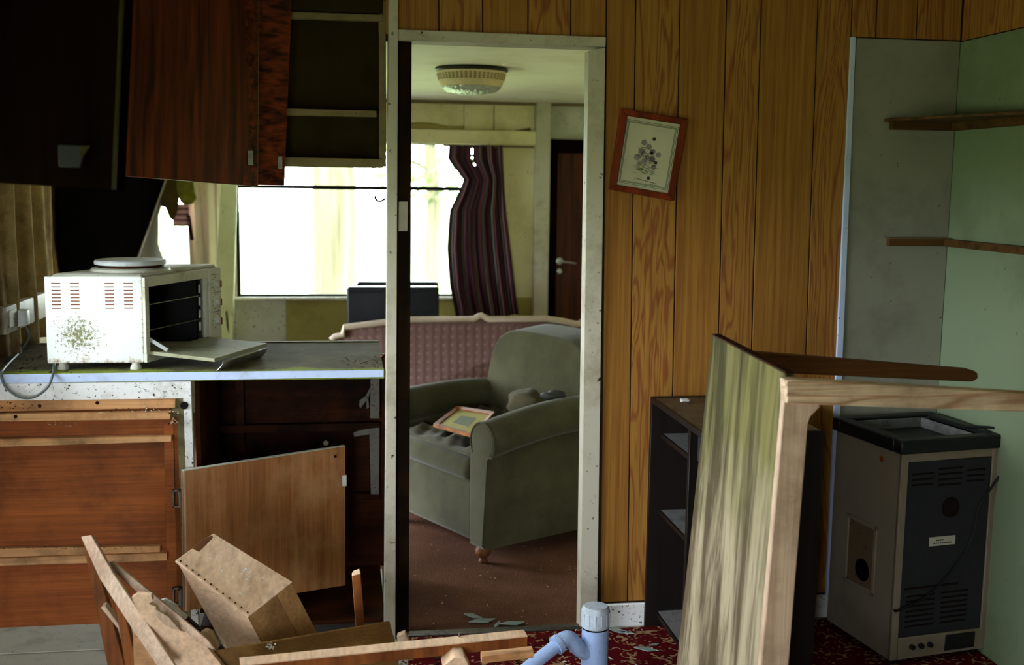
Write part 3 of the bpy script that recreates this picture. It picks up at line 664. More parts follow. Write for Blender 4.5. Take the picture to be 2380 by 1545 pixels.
m = MB(); m.hexa([P3(0, OW-th, oz0), P3(1, OW-th, oz0), P3(1, OW-th, oz1), P3(0, OW-th, oz1)], [P3(0, OW, oz0), P3(1, OW, oz0), P3(1, OW, oz1), P3(0, OW, oz1)], .003); m.build('side_panel', M['ovengrey'], O)
m = MB(); m.hexa([P3(0, th, oz0), P3(.04, th, oz0), P3(.04, th, oz1-.01), P3(0, th, oz1-.01)], [P3(0, OW-th, oz0), P3(.04, OW-th, oz0), P3(.04, OW-th, oz1-.01), P3(0, OW-th, oz1-.01)]); m.build('back_panel', M['ovenin'], O)
m = MB(); m.hexa([P3(.0, th, oz0), P3(1, th, oz0), P3(1, th, oz0+.02), P3(0, th, oz0+.02)], [P3(0, OW-th, oz0), P3(1, OW-th, oz0), P3(1, OW-th, oz0+.02), P3(0, OW-th, oz0+.02)]); m.build('base_panel', M['ovengrey'], O)
m = MB(); m.hexa([P3(.06, .0, oz1), P3(.99, 0.0, oz1), P3(.985, .01, oz1+.01), P3(.1, .01, oz1+.01)], [P3(.06, OW, oz1), P3(.99, OW, oz1), P3(.985, OW-.01, oz1+.01), P3(.1, OW-.01, oz1+.01)], .002); m.build('top_panel', M['ovengrey'], O)
m = MB(); m.hexa([P3(0, .004, oz1-.012), P3(1, .004, oz1-.012), P3(1, .004, oz1), P3(0, .004, oz1)], [P3(0, OW-.004, oz1-.012), P3(1, OW-.004, oz1-.012), P3(1, OW-.004, oz1), P3(0, OW-.004, oz1)]); m.build('roof_panel', M['ovengrey'], O)
# front frame, cavity, control panel
PW = .085
def fr_(n, b0_, b1_, z0, z1, mat, t=.012, a=1.0):
    m = MB(); q = [P3(a, b0_, z0), P3(a, b1_, z0), P3(a, b1_, z1), P3(a, b0_, z1)]
    m.hexa(q, [p + nrm*t for p in q], .0015); return m.build(n, mat, O)
fr_('front_rail', .0, OW-PW, oz1-.035, oz1-.002, M['ovengrey'])
fr_('front_rail', .0, OW-PW, oz0, oz0+.03, M['ovengrey'])
fr_('front_stile', .0, .022, oz0+.03, oz1-.035, M['ovengrey'])
fr_('front_stile', OW-PW-.02, OW-PW, oz0+.03, oz1-.035, M['ovengrey'])
cp = fr_('control_panel', OW-PW+.002, OW, oz0, oz1-.002, M['ovengrey'], .016)
m = MB(); m.hexa([P3(.93, OW-PW-.022, oz0+.02), P3(.05, OW-PW-.022, oz0+.02), P3(.05, OW-PW-.022, oz1-.02), P3(.93, OW-PW-.022, oz1-.02)], [P3(.93, OW-PW-.014, oz0+.02), P3(.05, OW-PW-.014, oz0+.02), P3(.05, OW-PW-.014, oz1-.02), P3(.93, OW-PW-.014, oz1-.02)]); m.build('cavity_wall', M['ovenin'], O)
m = MB(); m.hexa([P3(.99, .014, oz0+.03), P3(.05, .014, oz0+.03), P3(.05, .014, oz1-.02), P3(.99, .014, oz1-.02)], [P3(.99, .018, oz0+.03), P3(.05, .018, oz0+.03), P3(.05, .018, oz1-.02), P3(.99, .018, oz1-.02)]); m.build('cavity_wall', M['ovenin'], O)
for z, mt in ((oz0+.1, 'steel'), (oz0+.185, 'chrome')):
    MB().tube([P3(.97, .03, z), P3(.97, OW-PW-.03, z)], .0018, 8).build('oven_rack', M[mt], O)
for k in range(4):
    z = oz0+.06+k*.045; fr_('rack_slot', OW-PW-.032, OW-PW-.022, z, z+.03, M['ovengrey'], .004, .97)
for k, z in enumerate((oz1-.06, oz1-.125, oz1-.195)):
    c = P3(1, OW-PW*.42, z) + nrm*.012
    m = MB(); ax = nrm
    uu, vv = fdir, V((0, 0, 1))
    prof = [(.021, 0.002), (.021, .006), (.014, .008), (.012, .022), (.0, .022)]
    rings = [[m.bm.verts.new(c + uu*r*math.cos(t*PI/10) + vv*r*math.sin(t*PI/10) + ax*h) for t in range(20)] for r, h in prof[:4]]
    for a, b in zip(rings, rings[1:]):
        for t in range(20): m.bm.faces.new((a[t], a[(t+1) % 20], b[(t+1) % 20], b[t]))
    m.bm.faces.new(rings[-1]); kn = m.build('knob', M['ovengrey'], O)
    MB().bar(c + ax*.024 - V((.0, 0, .013)), c + ax*.024 + V((0, 0, .013)), .005, .005, up=ax).build('knob_grip', M['rust'], kn)
    m = MB()
    for t in range(9):
        a = t*PI/5.2 - .6; s0 = c + ax*.0045
        m.bar(s0 + uu*.024*math.cos(a) + vv*.024*math.sin(a), s0 + uu*.029*math.cos(a) + vv*.029*math.sin(a), .0018, .001, up=ax, bev=0)
    m.bar(s0 - uu*.03 + vv*.034, s0 + uu*.03 + vv*.034, .0015, .001, up=ax, bev=0)
    m.build('dial_marks', M['labelink'], cp)
# vents in the visible side
for k, (x0, x1) in enumerate(((.075, .165), (.265, .355), (.62, .71), (.815, .905))):
    m = MB()
    for j in range(8):
        z = oz1 - .02 - j*.0115 - .0
        m.hexa([P3(x0, -.0012, z), P3(x1, -.0012, z), P3(x1, -.0012, z-.0032), P3(x0, -.0012, z-.0032)], [P3(x0, .001, z), P3(x1, .001, z), P3(x1, .001, z-.0032), P3(x0, .001, z-.0032)])
    m.build('vent_slots', M['rustslot'], O)
# feet
for a, b in ((.1, .03), (.88, .02), (.1, OW-.04), (.88, OW-.04)):
    p = P3(a, b, .93); MB().lathe([(.019, 0), (.018, .008), (.014, .014), (.013, .026)], p, 'z', 14).build('foot', M['rubber' if b > .1 else 'ovengrey'], O)
# hotplate
hc = P3(.5, OW*.42, oz1+.01)
hc = V((Pz(290, 622, oz1+.03).x, Pz(290, 622, oz1+.03).y, oz1+.01)); hc = P3(.6, .16, oz1+.01)
MB().lathe([(.13, 0), (.125, .008), (.114, .012)], hc, 'z', 40).build('hotplate_ring', M['ovengrey'], O)
MB().lathe([(.108, .012), (.108, .02), (.106, .021)], hc, 'z', 40).build('hotplate_rim', M['intdark'], O)
MB().lathe([(.11, .02), (.116, .022), (.116, .032), (.112, .036)], hc, 'z', 40).build('hotplate', M['plate'], O)
# dropped door, its handle and stay
d0 = P3(1, .016, oz0+.036) + nrm*.012; d1_ = P3(1, OW-PW-.016, oz0+.036) + nrm*.012
DL = .235
dd = nrm*DL + V((0, 0, -.012))
od = MB().prism([d0, d1_, d1_+dd, d0+dd], (0, 0, -.012), .001).build('oven_door', M['ovendoor'], O)
hx0, hx1 = d0+dd+fdir*.03, d1_+dd-fdir*.03
m = MB()
prof = []
for k in range(9):
    a = -PI/2*k/8; prof.append((.006+.022*math.sin(-a), -.013 - .03*(1-math.cos(a)) - .012*k/8))
def hpt(e, k, dv): return e - nrm*(.02) + nrm*prof[8-k][0]*1.0 + V((0, 0, prof[k][1]+dv))
m.sheet(lambda u, v: (hx0*(1-u)+hx1*u) + nrm*(-.012+.026*math.cos(v*PI*.5)) + V((0, 0, -.012-.036*v)), 4, 10, .004); m.build('door_handle', M['chrome'], od)
MB().bar(d0 + fdir*.004 + V((0, 0, .045)) - nrm*.012, d0 + fdir*.012 + nrm*.06 + V((0, 0, .004)), .006, .014).build('door_stay', M['chrome'], O)
# cable: socket plug -> worktop -> loop over the edge -> oven
sk0 = Px(24, 735, -1.16)
SX = -1.155
Kt = thing('wall_socket', 'yellowed double socket box on the left wall above the worktop end', 'socket', (SX, .45, 1.02))
y0s, y1s = Px(15, 735, SX+.03).y, .78
zs0, zs1 = Px(40, 768, SX+.03).z, Px(40, 704, SX+.03).z
MB().box((XL, y0s, zs0), (SX+.03, y1s, zs1), .006, 2).build('socket_box', M['socket'], Kt)
MB().box((SX+.03, y0s+.02, zs0+.02), (SX+.034, y0s+.11, zs1-.015), .002).build('face_plate', M['socket'], Kt)
pq = Px(66, 738, SX+.06)
MB().hexa([pq+V((-.03, -.03, -.03)), pq+V((-.03, .03, -.03)), pq+V((-.03, .03, .03)), pq+V((-.03, -.03, .03))], [pq+V((0, -.022, -.024)), pq+V((0, .022, -.024)), pq+V((0, .022, .026)), pq+V((0, -.022, .026))], .004, 2).build('plug', M['plug'], O)
def bez(pts, n=8):
    out = []; P = [pts[0]]+list(pts)+[pts[-1]]
    for i in range(1, len(P)-2):
        for k in range(n):
            t = k/n; a, b, c, d = P[i-1], P[i], P[i+1], P[i+2]
            out.append(.5*((2*b)+(c-a)*t+(2*a-5*b+4*c-d)*t*t+(3*b-a-3*c+d)*t**3))
    out.append(pts[-1]); return out
cab = [pq + V((-.01, 0, -.03)), pq+V((0, -.0, -.07)), Px(48, 815, -1.13), Pz(22, 842, .934), Pz(8, 858, .94), Py(2, 872, -.012), Py(14, 900, -.02), Py(45, 922, -.03), Py(80, 922, -.03), Py(110, 900, -.025), Py(122, 872, -.014), Pz(124, 858, .938), Pz(126, 840, .95)]
MB().tube(bez(cab), .0042, 8).build('power_cord', M['cable'], O)

# ------------------------------------------------------------------ left wall cloths and rubbish beyond the worktop
CX_ = -1.15
t_ = thing('curtain', 'mouldy tan curtain hanging in ribbed folds on the left wall above the worktop', 'curtain', (CX_, .6, .94))
def f_(u, v):
    y = .05 + 1.02*u; return V((CX_ + .022*math.sin(u*26) + .01*math.sin(u*61+v*2), y + .01*math.sin(v*9)*u, .94 + .72*v))
MB().sheet(f_, 90, 14, .003).build('cloth', M['tancurt'], t_)
t_ = thing('roller_blind', 'dark torn blind sagging diagonally across the left wall beyond the oven', 'blind', (-1.15, 2, .9))
pp = [(133, 400), (392, 400), (372, 470), (345, 540), (312, 612), (300, 640), (148, 640), (138, 560)]
def onb(px, py, X=-1.13): return Px(px, py, X)
m = MB(); m.prism([onb(*p) for p in pp], (-.012, 0, 0), .001); m.build('blind_cloth', M['darkblind'], t_)
t_ = thing('bead_chain', 'pale beaded blind chain hanging slantwise along the dark blind edge', 'chain', (-1.1, 2.6, .95))
a, b = onb(385, 420, -1.11), onb(316, 612, -1.11)
m = MB()
for k in range(34):
    p = a.lerp(b, k/33); m.lathe([(.002, -.008), (.007, -.004), (.007, .004), (.002, .008)], p, 'z', 8)
m.tube([a, b], .002, 6); m.build('beads', M['framepaint'], t_)
t_ = thing('torn_board', 'dim brown board propped behind the chain left of the bright narrow window', 'board', (-1.1, 3.3, .8))
m = MB(); m.prism([onb(p[0], p[1], -1.15) for p in ((388, 425), (369, 500), (367, 565), (392, 640), (306, 640), (345, 540))], (-.012, 0, 0), .001); m.build('board', M['brownshred'], t_)
YS = 3.7
t_ = thing('ceiling_shred', 'pointed brown shred of board hanging in the narrow far window', 'board', (-1.05, YS, 1.4))
m = MB(); m.prism([Py(x, y, YS) for x, y in ((374, 400), (420, 400), (418, 440), (412, 490), (403, 513), (394, 505), (384, 482), (372, 478))], (0, .015, 0), .001); m.build('shred', M['brownshred'], t_)
t_ = thing('insulation_tuft', 'green-yellow tuft of insulation hanging above the pink striped rag', 'insulation', (-.95, YS, 1.5))
m = MB(); c_t = [(408, 400), (446, 400), (450, 440), (456, 462), (446, 474), (430, 476), (418, 470), (410, 440)]
m.prism([Py(x, y, YS-.02) for x, y in c_t], (0, .05, 0), .008, 2); m.build('tuft', M['greenlump'], t_, subsurf=1)
t_ = thing('cloth_rag', 'pink striped rag caught at the top of the narrow far window', 'cloth', (-1.0, YS, 1.4))
def rg(u, v):
    x = 404 + 34*u + 4*v*(u-.5); y = 474 + 52*v; p = Py(x, y, YS+.03); p.y += .012*math.sin(u*9); return p
MB().sheet(rg, 14, 8, .003).build('rag', M['pinkscrap'], t_)
MB().sheet(lambda u, v: Py(434+8*u+8*v, 500+58*v, YS+.035+.006*math.sin(u*6)), 5, 8, .003).build('rag_tail', M['intdark'], t_)
t_ = thing('narrow_curtain', 'pale beige curtain gathered at the right of the narrow far window', 'curtain', (-.92, 3.85, .75))
def nc(u, v):
    x0 = 432 + 10*(1-v); x1 = 505; p = Py(x0 + (x1-x0)*u, 640-240*v, 3.82); p.y += .016*math.sin(u*15+v); return p
MB().sheet(nc, 40, 12, .003).build('cloth', M['beigewall'], t_)
t_ = thing('leaning_board', 'pale green board leaning upright at the left of the far window', 'board', (-.75, 3.7, 0))
m = MB(); m.prism([Py(x, y, 3.72) for x, y in ((514, 400), (552, 400), (543, 700), (533, 1070), (510, 1070), (498, 700))], (0, .03, 0), .002); m.build('plank', M['palegreen'], t_)
m = MB(); m.prism([Py(x, y, 3.715) for x, y in ((524, 725), (528, 722), (531, 745), (532, 775), (527, 760))], (0, .006, 0), 0); m.build('stain_chip', M['olivepaint'], t_)

# ------------------------------------------------------------------ hanging cupboards
H = thing('hanging_cupboard', 'hanging cupboard above the worktop with open compartments and mahogany doors ajar', 'cabinet', (-.2, .15, 1.6))
zt, zm, zb = Py(700, 30, 0), Py(700, 254, 0), Py(700, 366, 0)
xh0, xh1 = -.75, .125
box('top_rail', (xh0, -.004, Py(760, 46, 0).z), (xh1, .02, Py(760, 30, 0).z), M['railpaint'], H)
box('middle_rail', (xh0, .0, Py(760, 270, 0).z), (xh1-.02, .02, Py(760, 254, 0).z), M['railpaint'], H)
box('bottom_rail', (xh0, -.006, Py(760, 388, 0).z), (xh1, .02, Py(760, 367, 0).z), M['railpaint'], H)
box('right_stile', (Py(881, 200, 0).x, -.002, 1.6), (xh1+.01, .02, ZK), M['railpaint'], H)
box('shelf', (xh0, .02, Py(760, 268, 0).z), (xh1, .3, Py(760, 258, 0).z), M['shelfback'], H)
box('bottom_board', (xh0, .02, Py(760, 386, 0).z), (xh1, .3, Py(760, 376, 0).z), M['shelfback'], H)
box('back_panel', (xh0, .06, 1.61), (xh1, .08, ZK), M['shelfback'], H)
box('top_panel', (xh0, -.012, Py(760, 28, 0).z), (xh1, -.004, ZK-.002), M['shelfback'], H)
box('side_panel', (xh0-.015, .0, 1.6), (xh0, .3, ZK), M['shelfback'], H)
# door B (narrow visible strip), door A in front of it
def leaf(name, tl, tr_, br, bl, Yl, Yr, mat, t=.016):
    a = [Py(*tl, Yl), Py(*tr_, Yr), Py(*br, Yr), Py(*bl, Yl)]
    for p_, q_ in ((a[0], a[3]), (a[1], a[2])):
        d = (p_-q_)/(p_.z-q_.z); p_ += d*(ZK-.005-p_.z)
    n = (a[1]-a[0]).cross(V((0, 0, 1))).normalized()
    if n.y < 0: n = -n
    return MB().prism(a, n*t, .0015).build(name, mat, H, origin=sum(a, V())/4), a, n
db, a_, n_ = leaf('cupboard_door', (560, 38), (677, 42), (661, 431), (556, 429), -.1, -.05, M['mahoganyx'])
for z_ in (0,): 
    q = Py(651, 378, -.065); MB().box(q+V((-.006, -.008, -.02)), q+V((.008, -.002, .02)), .001).build('catch', M['steel'], db)
da, a_, n_ = leaf('cupboard_door', (288, 0), (600, 0), (597, 433), (266, 407), -.62, -.16, M['mahogany'])
st = [a_[0].lerp(a_[1], .885), a_[1], a_[2], a_[3].lerp(a_[2], .885)]
MB().prism([p - n_*.0015 for p in st], n_*.0014).build('crossband', M['mahoganyx'], da, origin=sum(st, V())/4)
eg = [a_[1] - n_*.002, a_[1] + (a_[1]-a_[0]).normalized()*.003 - n_*.002, a_[2] + (a_[1]-a_[0]).normalized()*.003 - n_*.002, a_[2] - n_*.002]
MB().prism(eg, n_*.02, 0).build('door_edging', M['olivepaint'], da)
eg = [a_[0] - n_*.002, a_[0] - (a_[1]-a_[0]).normalized()*.004 - n_*.002, a_[3] - (a_[1]-a_[0]).normalized()*.004 - n_*.002, a_[3] - n_*.002]
MB().prism(eg, n_*.02, 0).build('door_edging', M['olivepaint'], da)
q = Py(583, 367, -.19); MB().box(q+V((-.008, -.012, -.022)), q+V((.008, -.004, .022)), .001).build('catch', M['steel'], da)
# dark wall cabinet nearer the camera
K = thing('wall_cabinet', 'near-black wall cabinet at the left with a pale cup handle', 'cabinet', (-.85, -1.1, 1.54))
Yk = -1.35
fa = [Py(-260, 392, Yk), Py(264, 441, Yk), Py(283, 0, Yk), Py(-260, 0, Yk)]
fa[0].x = XL+.005; fa[3].x = XL+.005
for p_, q_ in ((fa[2], fa[1]), (fa[3], fa[0])):
    d = (p_-q_)/(p_.z-q_.z); p_ += d*(ZK-.005-p_.z)
MB().prism([p + V((0, .02, 0)) for p in fa], (0, .1, 0), .001).build('carcass', M['darkdoor'], K)
kd = MB().prism(fa, (0, .017, 0), .001).build('cabinet_door', M['darkdoor'], K)
MB().hexa([fa[1]+V((-.004, -.001, 0)), fa[1]+V((.002, -.001, 0)), fa[2]+V((.002, -.001, 0)), fa[2]+V((-.004, -.001, 0))], [fa[1]+V((-.004, .018, 0)), fa[1]+V((.002, .018, 0)), fa[2]+V((.002, .018, 0)), fa[2]+V((-.004, .018, 0))]).build('door_edging', M['darkolive'], kd)
hq = [Py(x, y, Yk-.012) for x, y in ((134, 336), (200, 338), (186, 390), (136, 388))]
MB().prism(hq, (0, .012, 0), .002).build('cup_handle', M['heatergrey'], kd)
hq = [Py(x, y, Yk-.022) for x, y in ((186, 338), (210, 338), (194, 362), (184, 366))]
MB().prism(hq, (0, .012, 0), .002).build('handle_lip', M['darkolive'], kd)
# wire hook on the post
t_ = thing('wire_hook', 'small black wire hook sticking out of the left door post', 'hook', Py(896, 463, -.0))
MB().tube(bez([Py(896, 461, -.02), Py(886, 467, -.03), Py(877, 466, -.04), Py(872, 460, -.04), Py(873, 455, -.04)], 5), .003, 6).build('wire', M['blackcable'], t_)

# ------------------------------------------------------------------ lounge
# ceiling lamp
lc = V((.604, 1.733, ZC))
L = thing('ceiling_lamp', 'round cream ceiling lamp with perforated band and dimpled glass', 'lamp', lc)
MB().lathe([(.17, 0), (.178, -.012), (.17, -.02)], lc, 'z', 40).build('rim', M['lampbase'], L)
MB().lathe([(.168, -.016), (.165, -.03), (.147, -.088), (.14, -.09)], lc, 'z', 48).build('shade_band', M['lampband'], L)
m = MB()
for r_ in range(4):
    for k in range(48):
        a = 2*PI*k/48; hh = -.034 - r_*.0075; rr = .1655 - (-hh-.03)/.058*.018
        c = lc + V((math.cos(a)*rr, math.sin(a)*rr, hh)); tg = V((-math.sin(a), math.cos(a), 0)); ou = V((math.cos(a), math.sin(a), -.25))*.0012
        m.prism([c-tg*.006+V((0, 0, .0025))+ou*.2, c+tg*.006+V((0, 0, .0025))+ou*.2, c+tg*.006-V((0, 0, .0025))+ou*.2, c-tg*.006-V((0, 0, .0025))+ou*.2], ou)
m.build('perforations', M['lamphole'], L, kind='stuff')
MB().lathe([(.142, -.088), (.14, -.096), (.12, -.112), (.07, -.122), (.01, -.124)], lc, 'z', 48).build('glass_lens', M['lampglass'], L)
t_ = thing('ceiling_stain_plate', 'thin round fixing plate on the ceiling behind the cream lamp', 'plate', Pz(1190, 150, ZC))
p = Pz(1190, 150, ZC); MB().lathe([(.05, -.0), (.045, -.006)], p, 'z', 24).build('disc', M['ceil'], t_)
# striped curtain
t_ = thing('striped_curtain', 'maroon and grey striped curtain at the right of the far window', 'curtain', (.92, 3.78, .65))
def sc_(u, v):
    L_ = [(0, 1060), (.18, 1046), (.4, 1040), (.62, 1046), (.72, 1066), (.8, 1078), (.92, 1042), (1, 1044)]
    R_ = [(0, 1204), (.25, 1192), (.6, 1176), (1, 1166)]
    def it(T, x):
        for (a, b), (c, d) in zip(T, T[1:]):
            if x <= c: s = (x-a)/(c-a); return b + (d-b)*s
        return T[-1][1]
    x0, x1 = it(L_, v), it(R_, v)
    p = Py(x0 + (x1-x0)*u, 735 - (735-338)*v + (6*math.sin(u*11) if v < .05 else 0), 3.78)
    p.y += .028*math.sin(u*30 + .8*math.sin(v*3)) + .03*math.exp(-((v-.75)/.15)**2)*math.sin(u*8)
    return p
MB().sheet(sc_, 110, 60, .003, lambda u, v: .415 < u < .46 and (.955 < v < .985 or .915 < v < .93 or .88 < v < .895)).build('cloth', M['stripecurt'], t_)
MB().tube([Py(1030, 338, 3.8), Py(1240, 342, 3.8)], .006, 8).build('curtain_rail', M['olivepaint'], t_)
# chairs
def leather(px0, px1, py, Y, label, dz=0):
    a, b = Py(px0, py, Y), Py(px1, py+2, Y); cx = (a.x+b.x)/2; wd = (b.x-a.x)
    t = thing('leather_chair', label, 'chair', (cx, Y, 0), group='blue-black leather chairs at the far window')
    zt = a.z
    MB().hexa([(a.x, Y, .42), (b.x, Y, .42), (b.x, Y, zt), (a.x, Y, zt)], [(a.x, Y+.07, .42), (b.x, Y+.07, .42), (b.x, Y+.1, zt), (a.x, Y+.1, zt)], .016, 3).build('backrest', M['leather'], t)
    MB().box((a.x, Y+.05, .36), (b.x, Y+.36, .45), .018, 3).build('seat', M['leather'], t)
    for sx in (a.x+.03, b.x-.03):
        for sy in (Y+.04, Y+.32): MB().prism([(sx-.02, sy-.02, .37), (sx+.02, sy-.02, .37), (sx+.02, sy+.02, .37), (sx-.02, sy+.02, .37)], (0, 0, -.37), .002).build('leg', M['darkdoor'], t)
    MB().tube([(a.x+.02, Y-.003, zt-.03), (b.x-.02, Y-.003, zt-.03)], .004, 6).build('top_seam', M['leather'], t)
leather(806, 1021, 667, 2.95, 'nearer blue-black leather chair, its back overlapping the window sill')
leather(829, 1019, 655, 3.34, 'farther leather chair whose top edge just shows behind the nearer one')
# sofa
YS_ = 2.15
SO = thing('sofa', 'pink dimpled sofa with pale piping, its back turned, behind the green armchair', 'sofa', (.6, YS_, 0))
tp = [(770, 790), (778, 782), (797, 778), (800, 760), (890, 749), (950, 742), (1102, 741), (1118, 732), (1134, 741), (1270, 740), (1310, 746), (1335, 752), (1352, 752), (1362, 744), (1372, 752)]
top = [Py(x, y, YS_) for x, y in tp]
pts = top + [V((top[-1].x, YS_, .3)), V((top[0].x, YS_, .3))]
MB().prism(pts, (0, .12, 0), .006, 2).build('backrest', M['pinkfab'], SO)
m = MB(); m.tube([p + V((0, -.006, .0)) for p in top], .017, 10); m.build('piping', M['pinkpipe'], SO)
MB().box((top[0].x+.1, YS_+.12, .12), (top[-1].x-.02, YS_+.62, .42), .03, 3).build('seat_base', M['pinkfab'], SO)
MB().box((top[0].x+.12, YS_+.13, .42), (top[-1].x-.04, YS_+.63, .5), .03, 3).build('seat_cushion', M['pinkfab'], SO)
for x in (top[0].x+.18, top[-1].x-.1):
    for y in (YS_+.06, YS_+.55): MB().lathe([(.02, 0), (.026, .06), (.02, .13)], (x, y, 0), 'z', 14).build('foot', M['darkdoor'], SO)
# armchair: local x runs from front to back, y across the seat from the near arm to the far arm
AC = thing('armchair', 'worn green velour armchair with rolled arms facing away to the left', 'armchair', (.55, .640, 0), math.radians(28.6), local=True)
def armprof(y0, wv, z0, z1, rr, out):
    # a thin wall carrying a fat roll that overhangs outwards (out = -1 near arm, +1 far arm)
    yc = y0 + wv/2 + out*.035
    pts = [(y0, z0), (y0, z1-rr*1.7)]
    for k in range(17):
        a = PI*1.22 - PI*1.44*k/16
        pts.append((yc + rr*math.cos(a), z1-rr + rr*math.sin(a)))
    pts += [(y0+wv, z1-rr*1.7), (y0+wv, z0)]
    return pts
def arm(y0, wv, out, rise, fall):
    m = MB(); n = 10; rings = []
    for i in range(n+1):
        s_ = i/n; z1 = .60 + rise*math.sin(min(1, s_*1.6)*PI/2) - fall*s_
        rings.append([m.bm.verts.new((.84*s_, yy, zz)) for yy, zz in armprof(y0, wv, .075, z1, .082, out)])
    for i in range(n):
        for k in range(len(rings[0])-1): m.bm.faces.new((rings[i][k], rings[i][k+1], rings[i+1][k+1], rings[i+1][k]))
        m.bm.faces.new((rings[i][-1], rings[i][0], rings[i+1][0], rings[i+1][-1]))
    m.bm.faces.new(rings[0]); m.bm.faces.new(rings[-1][::-1])
    bmesh.ops.bevel(m.bm, geom=[e for e in m.bm.edges if e.verts[0] in rings[0] and e.verts[1] in rings[0]], offset=.014, segments=3, profile=.5, affect='EDGES')
    o = m.build('arm', M['green'], AC, angle=60)
    pr = armprof(y0, wv, .085, .60, .082, out)[1:-1]
    MB().tube([V((.002, yy, zz)) for yy, zz in pr], .004, 8).build('arm_piping', M['green'], o)
    return o
arm(0.0, .11, -1, .075, .03); arm(.70, .11, 1, .05, .05)
MB().box((.02, .11, .075), (.78, .70, .33), .03, 3).build('seat_base', M['green'], AC)
MB().box((-.01, .105, .33), (.62, .705, .43), .045, 4).build('seat_cushion', M['green'], AC)
# back: rounded top, tilted
m = MB(); bp = []
for k in range(25):
    a = PI - PI*k/24
    sx = math.copysign(abs(math.cos(a))**.45, math.cos(a)); sz = abs(math.sin(a))**.55
    bp.append((.42 + .35*sx, .60 + .27*sz))
bp = [(.1, .32)] + bp + [(.72, .32)]
fr0 = [V((.50 + (z-.32)*.2, y, z)) for y, z in bp]
m.prism(fr0, (.2, 0, .02), .035, 4); m.build('back', M['green'], AC, angle=60)
MB().box((.7, .02, .075), (.85, .8, .5), .03, 3).build('back_base', M['green'], AC)
for x, y in ((.04, .06), (.04, .76), (.8, .06), (.8, .76)):
    l_ = MB().lathe([(.012, .0), (.02, .01), (.014, .022), (.03, .038), (.034, .052), (.028, .068), (.018, .08)], (x, y, 0), 'z', 20).build('foot', M['brownbar'], AC)
def W_(x, y, z): 
    return Matrix.Rotation(math.radians(28.6), 3, 'Z') @ V((x, y, z)) + V((.55, .640, 0))
# rumpled cloth on the seat
t_ = thing('seat_cloth', 'rumpled olive cloth bunched over the armchair seat', 'cloth', W_(.3, .4, .43))
def cl(u, v):
    x = .02 + .52*u; y = .125 + .56*v
    k_ = min(1, u/.25)
    z = .452 + k_*(.016*math.sin(9*u+14*v) + .012*math.sin(23*v-9*u) + .007*math.sin(41*v-30*u) + .005*math.sin(61*u+15*v)) + .045*u*u
    e = min(u, v, 1-u, 1-v); z -= .012*max(0, .12-e)/.12
    return W_(x, y, z)
MB().sheet(cl, 50, 40, .006).build('cloth', M['cushion'], t_, angle=80)
t_ = thing('small_cushion', 'small crumpled cushion tucked against the armchair back behind the near arm', 'cushion', W_(.55, .3, .5))
m = MB(); bmesh.ops.create_uvsphere(m.bm, u_segments=24, v_segments=14, radius=1)
for v in m.bm.verts:
    x, y, z = v.co; k = 1+.1*math.sin(7*x+3*y)+.08*math.sin(9*z+4*y)
    v.co = W_(.47 + x*.065*k, .33 + y*.12*k, .56 + z*.075*k)
m.build('cushion_body', M['cushion'], t_, angle=80)
# framed picture lying on the seat
t_ = thing('framed_picture', 'orange-framed picture lying on the armchair seat', 'picture', Pz(1080, 985, .5))
fq = [(1007, 992), (1062, 950), (1150, 964), (1100, 1018)]
zq = .50
q = [Pz(fq[0][0], fq[0][1], .50), Pz(fq[1][0], fq[1][1], .52), Pz(fq[2][0], fq[2][1], .53), Pz(fq[3][0], fq[3][1], .51)]
cc = sum(q, V())/4
def inset(Q, f): return [c.lerp(sum(Q, V())/4, f) for c in Q]
qi = inset(q, .17); up = V((0, 0, .015))
for i in range(4):
    j = (i+1) % 4
    MB().hexa([q[i], q[j], qi[j], qi[i]], [q[i]+up, q[j]+up, qi[j]+up*.7, qi[i]+up*.7]).build('frame_side', M['orangeframe'], t_)
MB().prism(qi, up*.35).build('print', M['olivepanel'], t_)
qd = inset(q, .62); MB().prism([p+up*.36 for p in qd], up*.05).build('print_motif', M['leafink'], t_)
# dark rag on the near arm
t_ = thing('dark_rag', 'small dark crumpled rag lying on top of the near armchair arm', 'rag', Pz(1268, 936, .66))
c = W_(.42, .08, .655)
m = MB(); bmesh.ops.create_uvsphere(m.bm, u_segments=16, v_segments=8, radius=1)
for v in m.bm.verts:
    x, y, z = v.co; k = 1+.3*math.sin(5*x+4*y)
    v.co = c + V((x*.05*k, y*.03*k, z*.018*k+.004))
m.build('rag_body', M['rubber'], t_, angle=80)
# glass shards and litter in the doorway
for i, (px, py, s_, a) in enumerate(((1085, 1190, .02, .4), (1240, 1162, .022, 1), (1120, 1442, .05, .2), (1155, 1452, .035, 1.2), (1190, 1448, .045, .1), (1100, 1432, .04, 2.5), (1435, 1465, .05, -.6), (1500, 1508, .04, -.4), (1520, 1498, .02, .3), (1455, 1470, .03, -.5))):
    p = Pz(px, py, .005 if py < 1440 else .008)
    where = ['on the brown carpet under the armchair front', 'on the brown carpet right of the armchair foot', 'at the left of the threshold pile', 'in the middle of the threshold pile', 'at the right of the threshold pile', 'long and thin, pointing at the threshold pile', 'on the red carpet beside the pipe cap', 'on the red carpet beside the dark shelf base', 'tiny, by the shelf base', 'small, close to the skirting'][i]
    t_ = thing('glass_shard', 'broken glass shard ' + where, 'glass', p, group='broken glass on the floor')
    d = V((math.cos(a), math.sin(a), 0))*s_; e = V((-math.sin(a), math.cos(a), 0))*s_*random.uniform(.2, .5)
    MB().prism([p-d, p+e*.8-d*.2, p+d, p-e+d*.3], (0, 0, .003)).build('shard', M['shard'], t_)
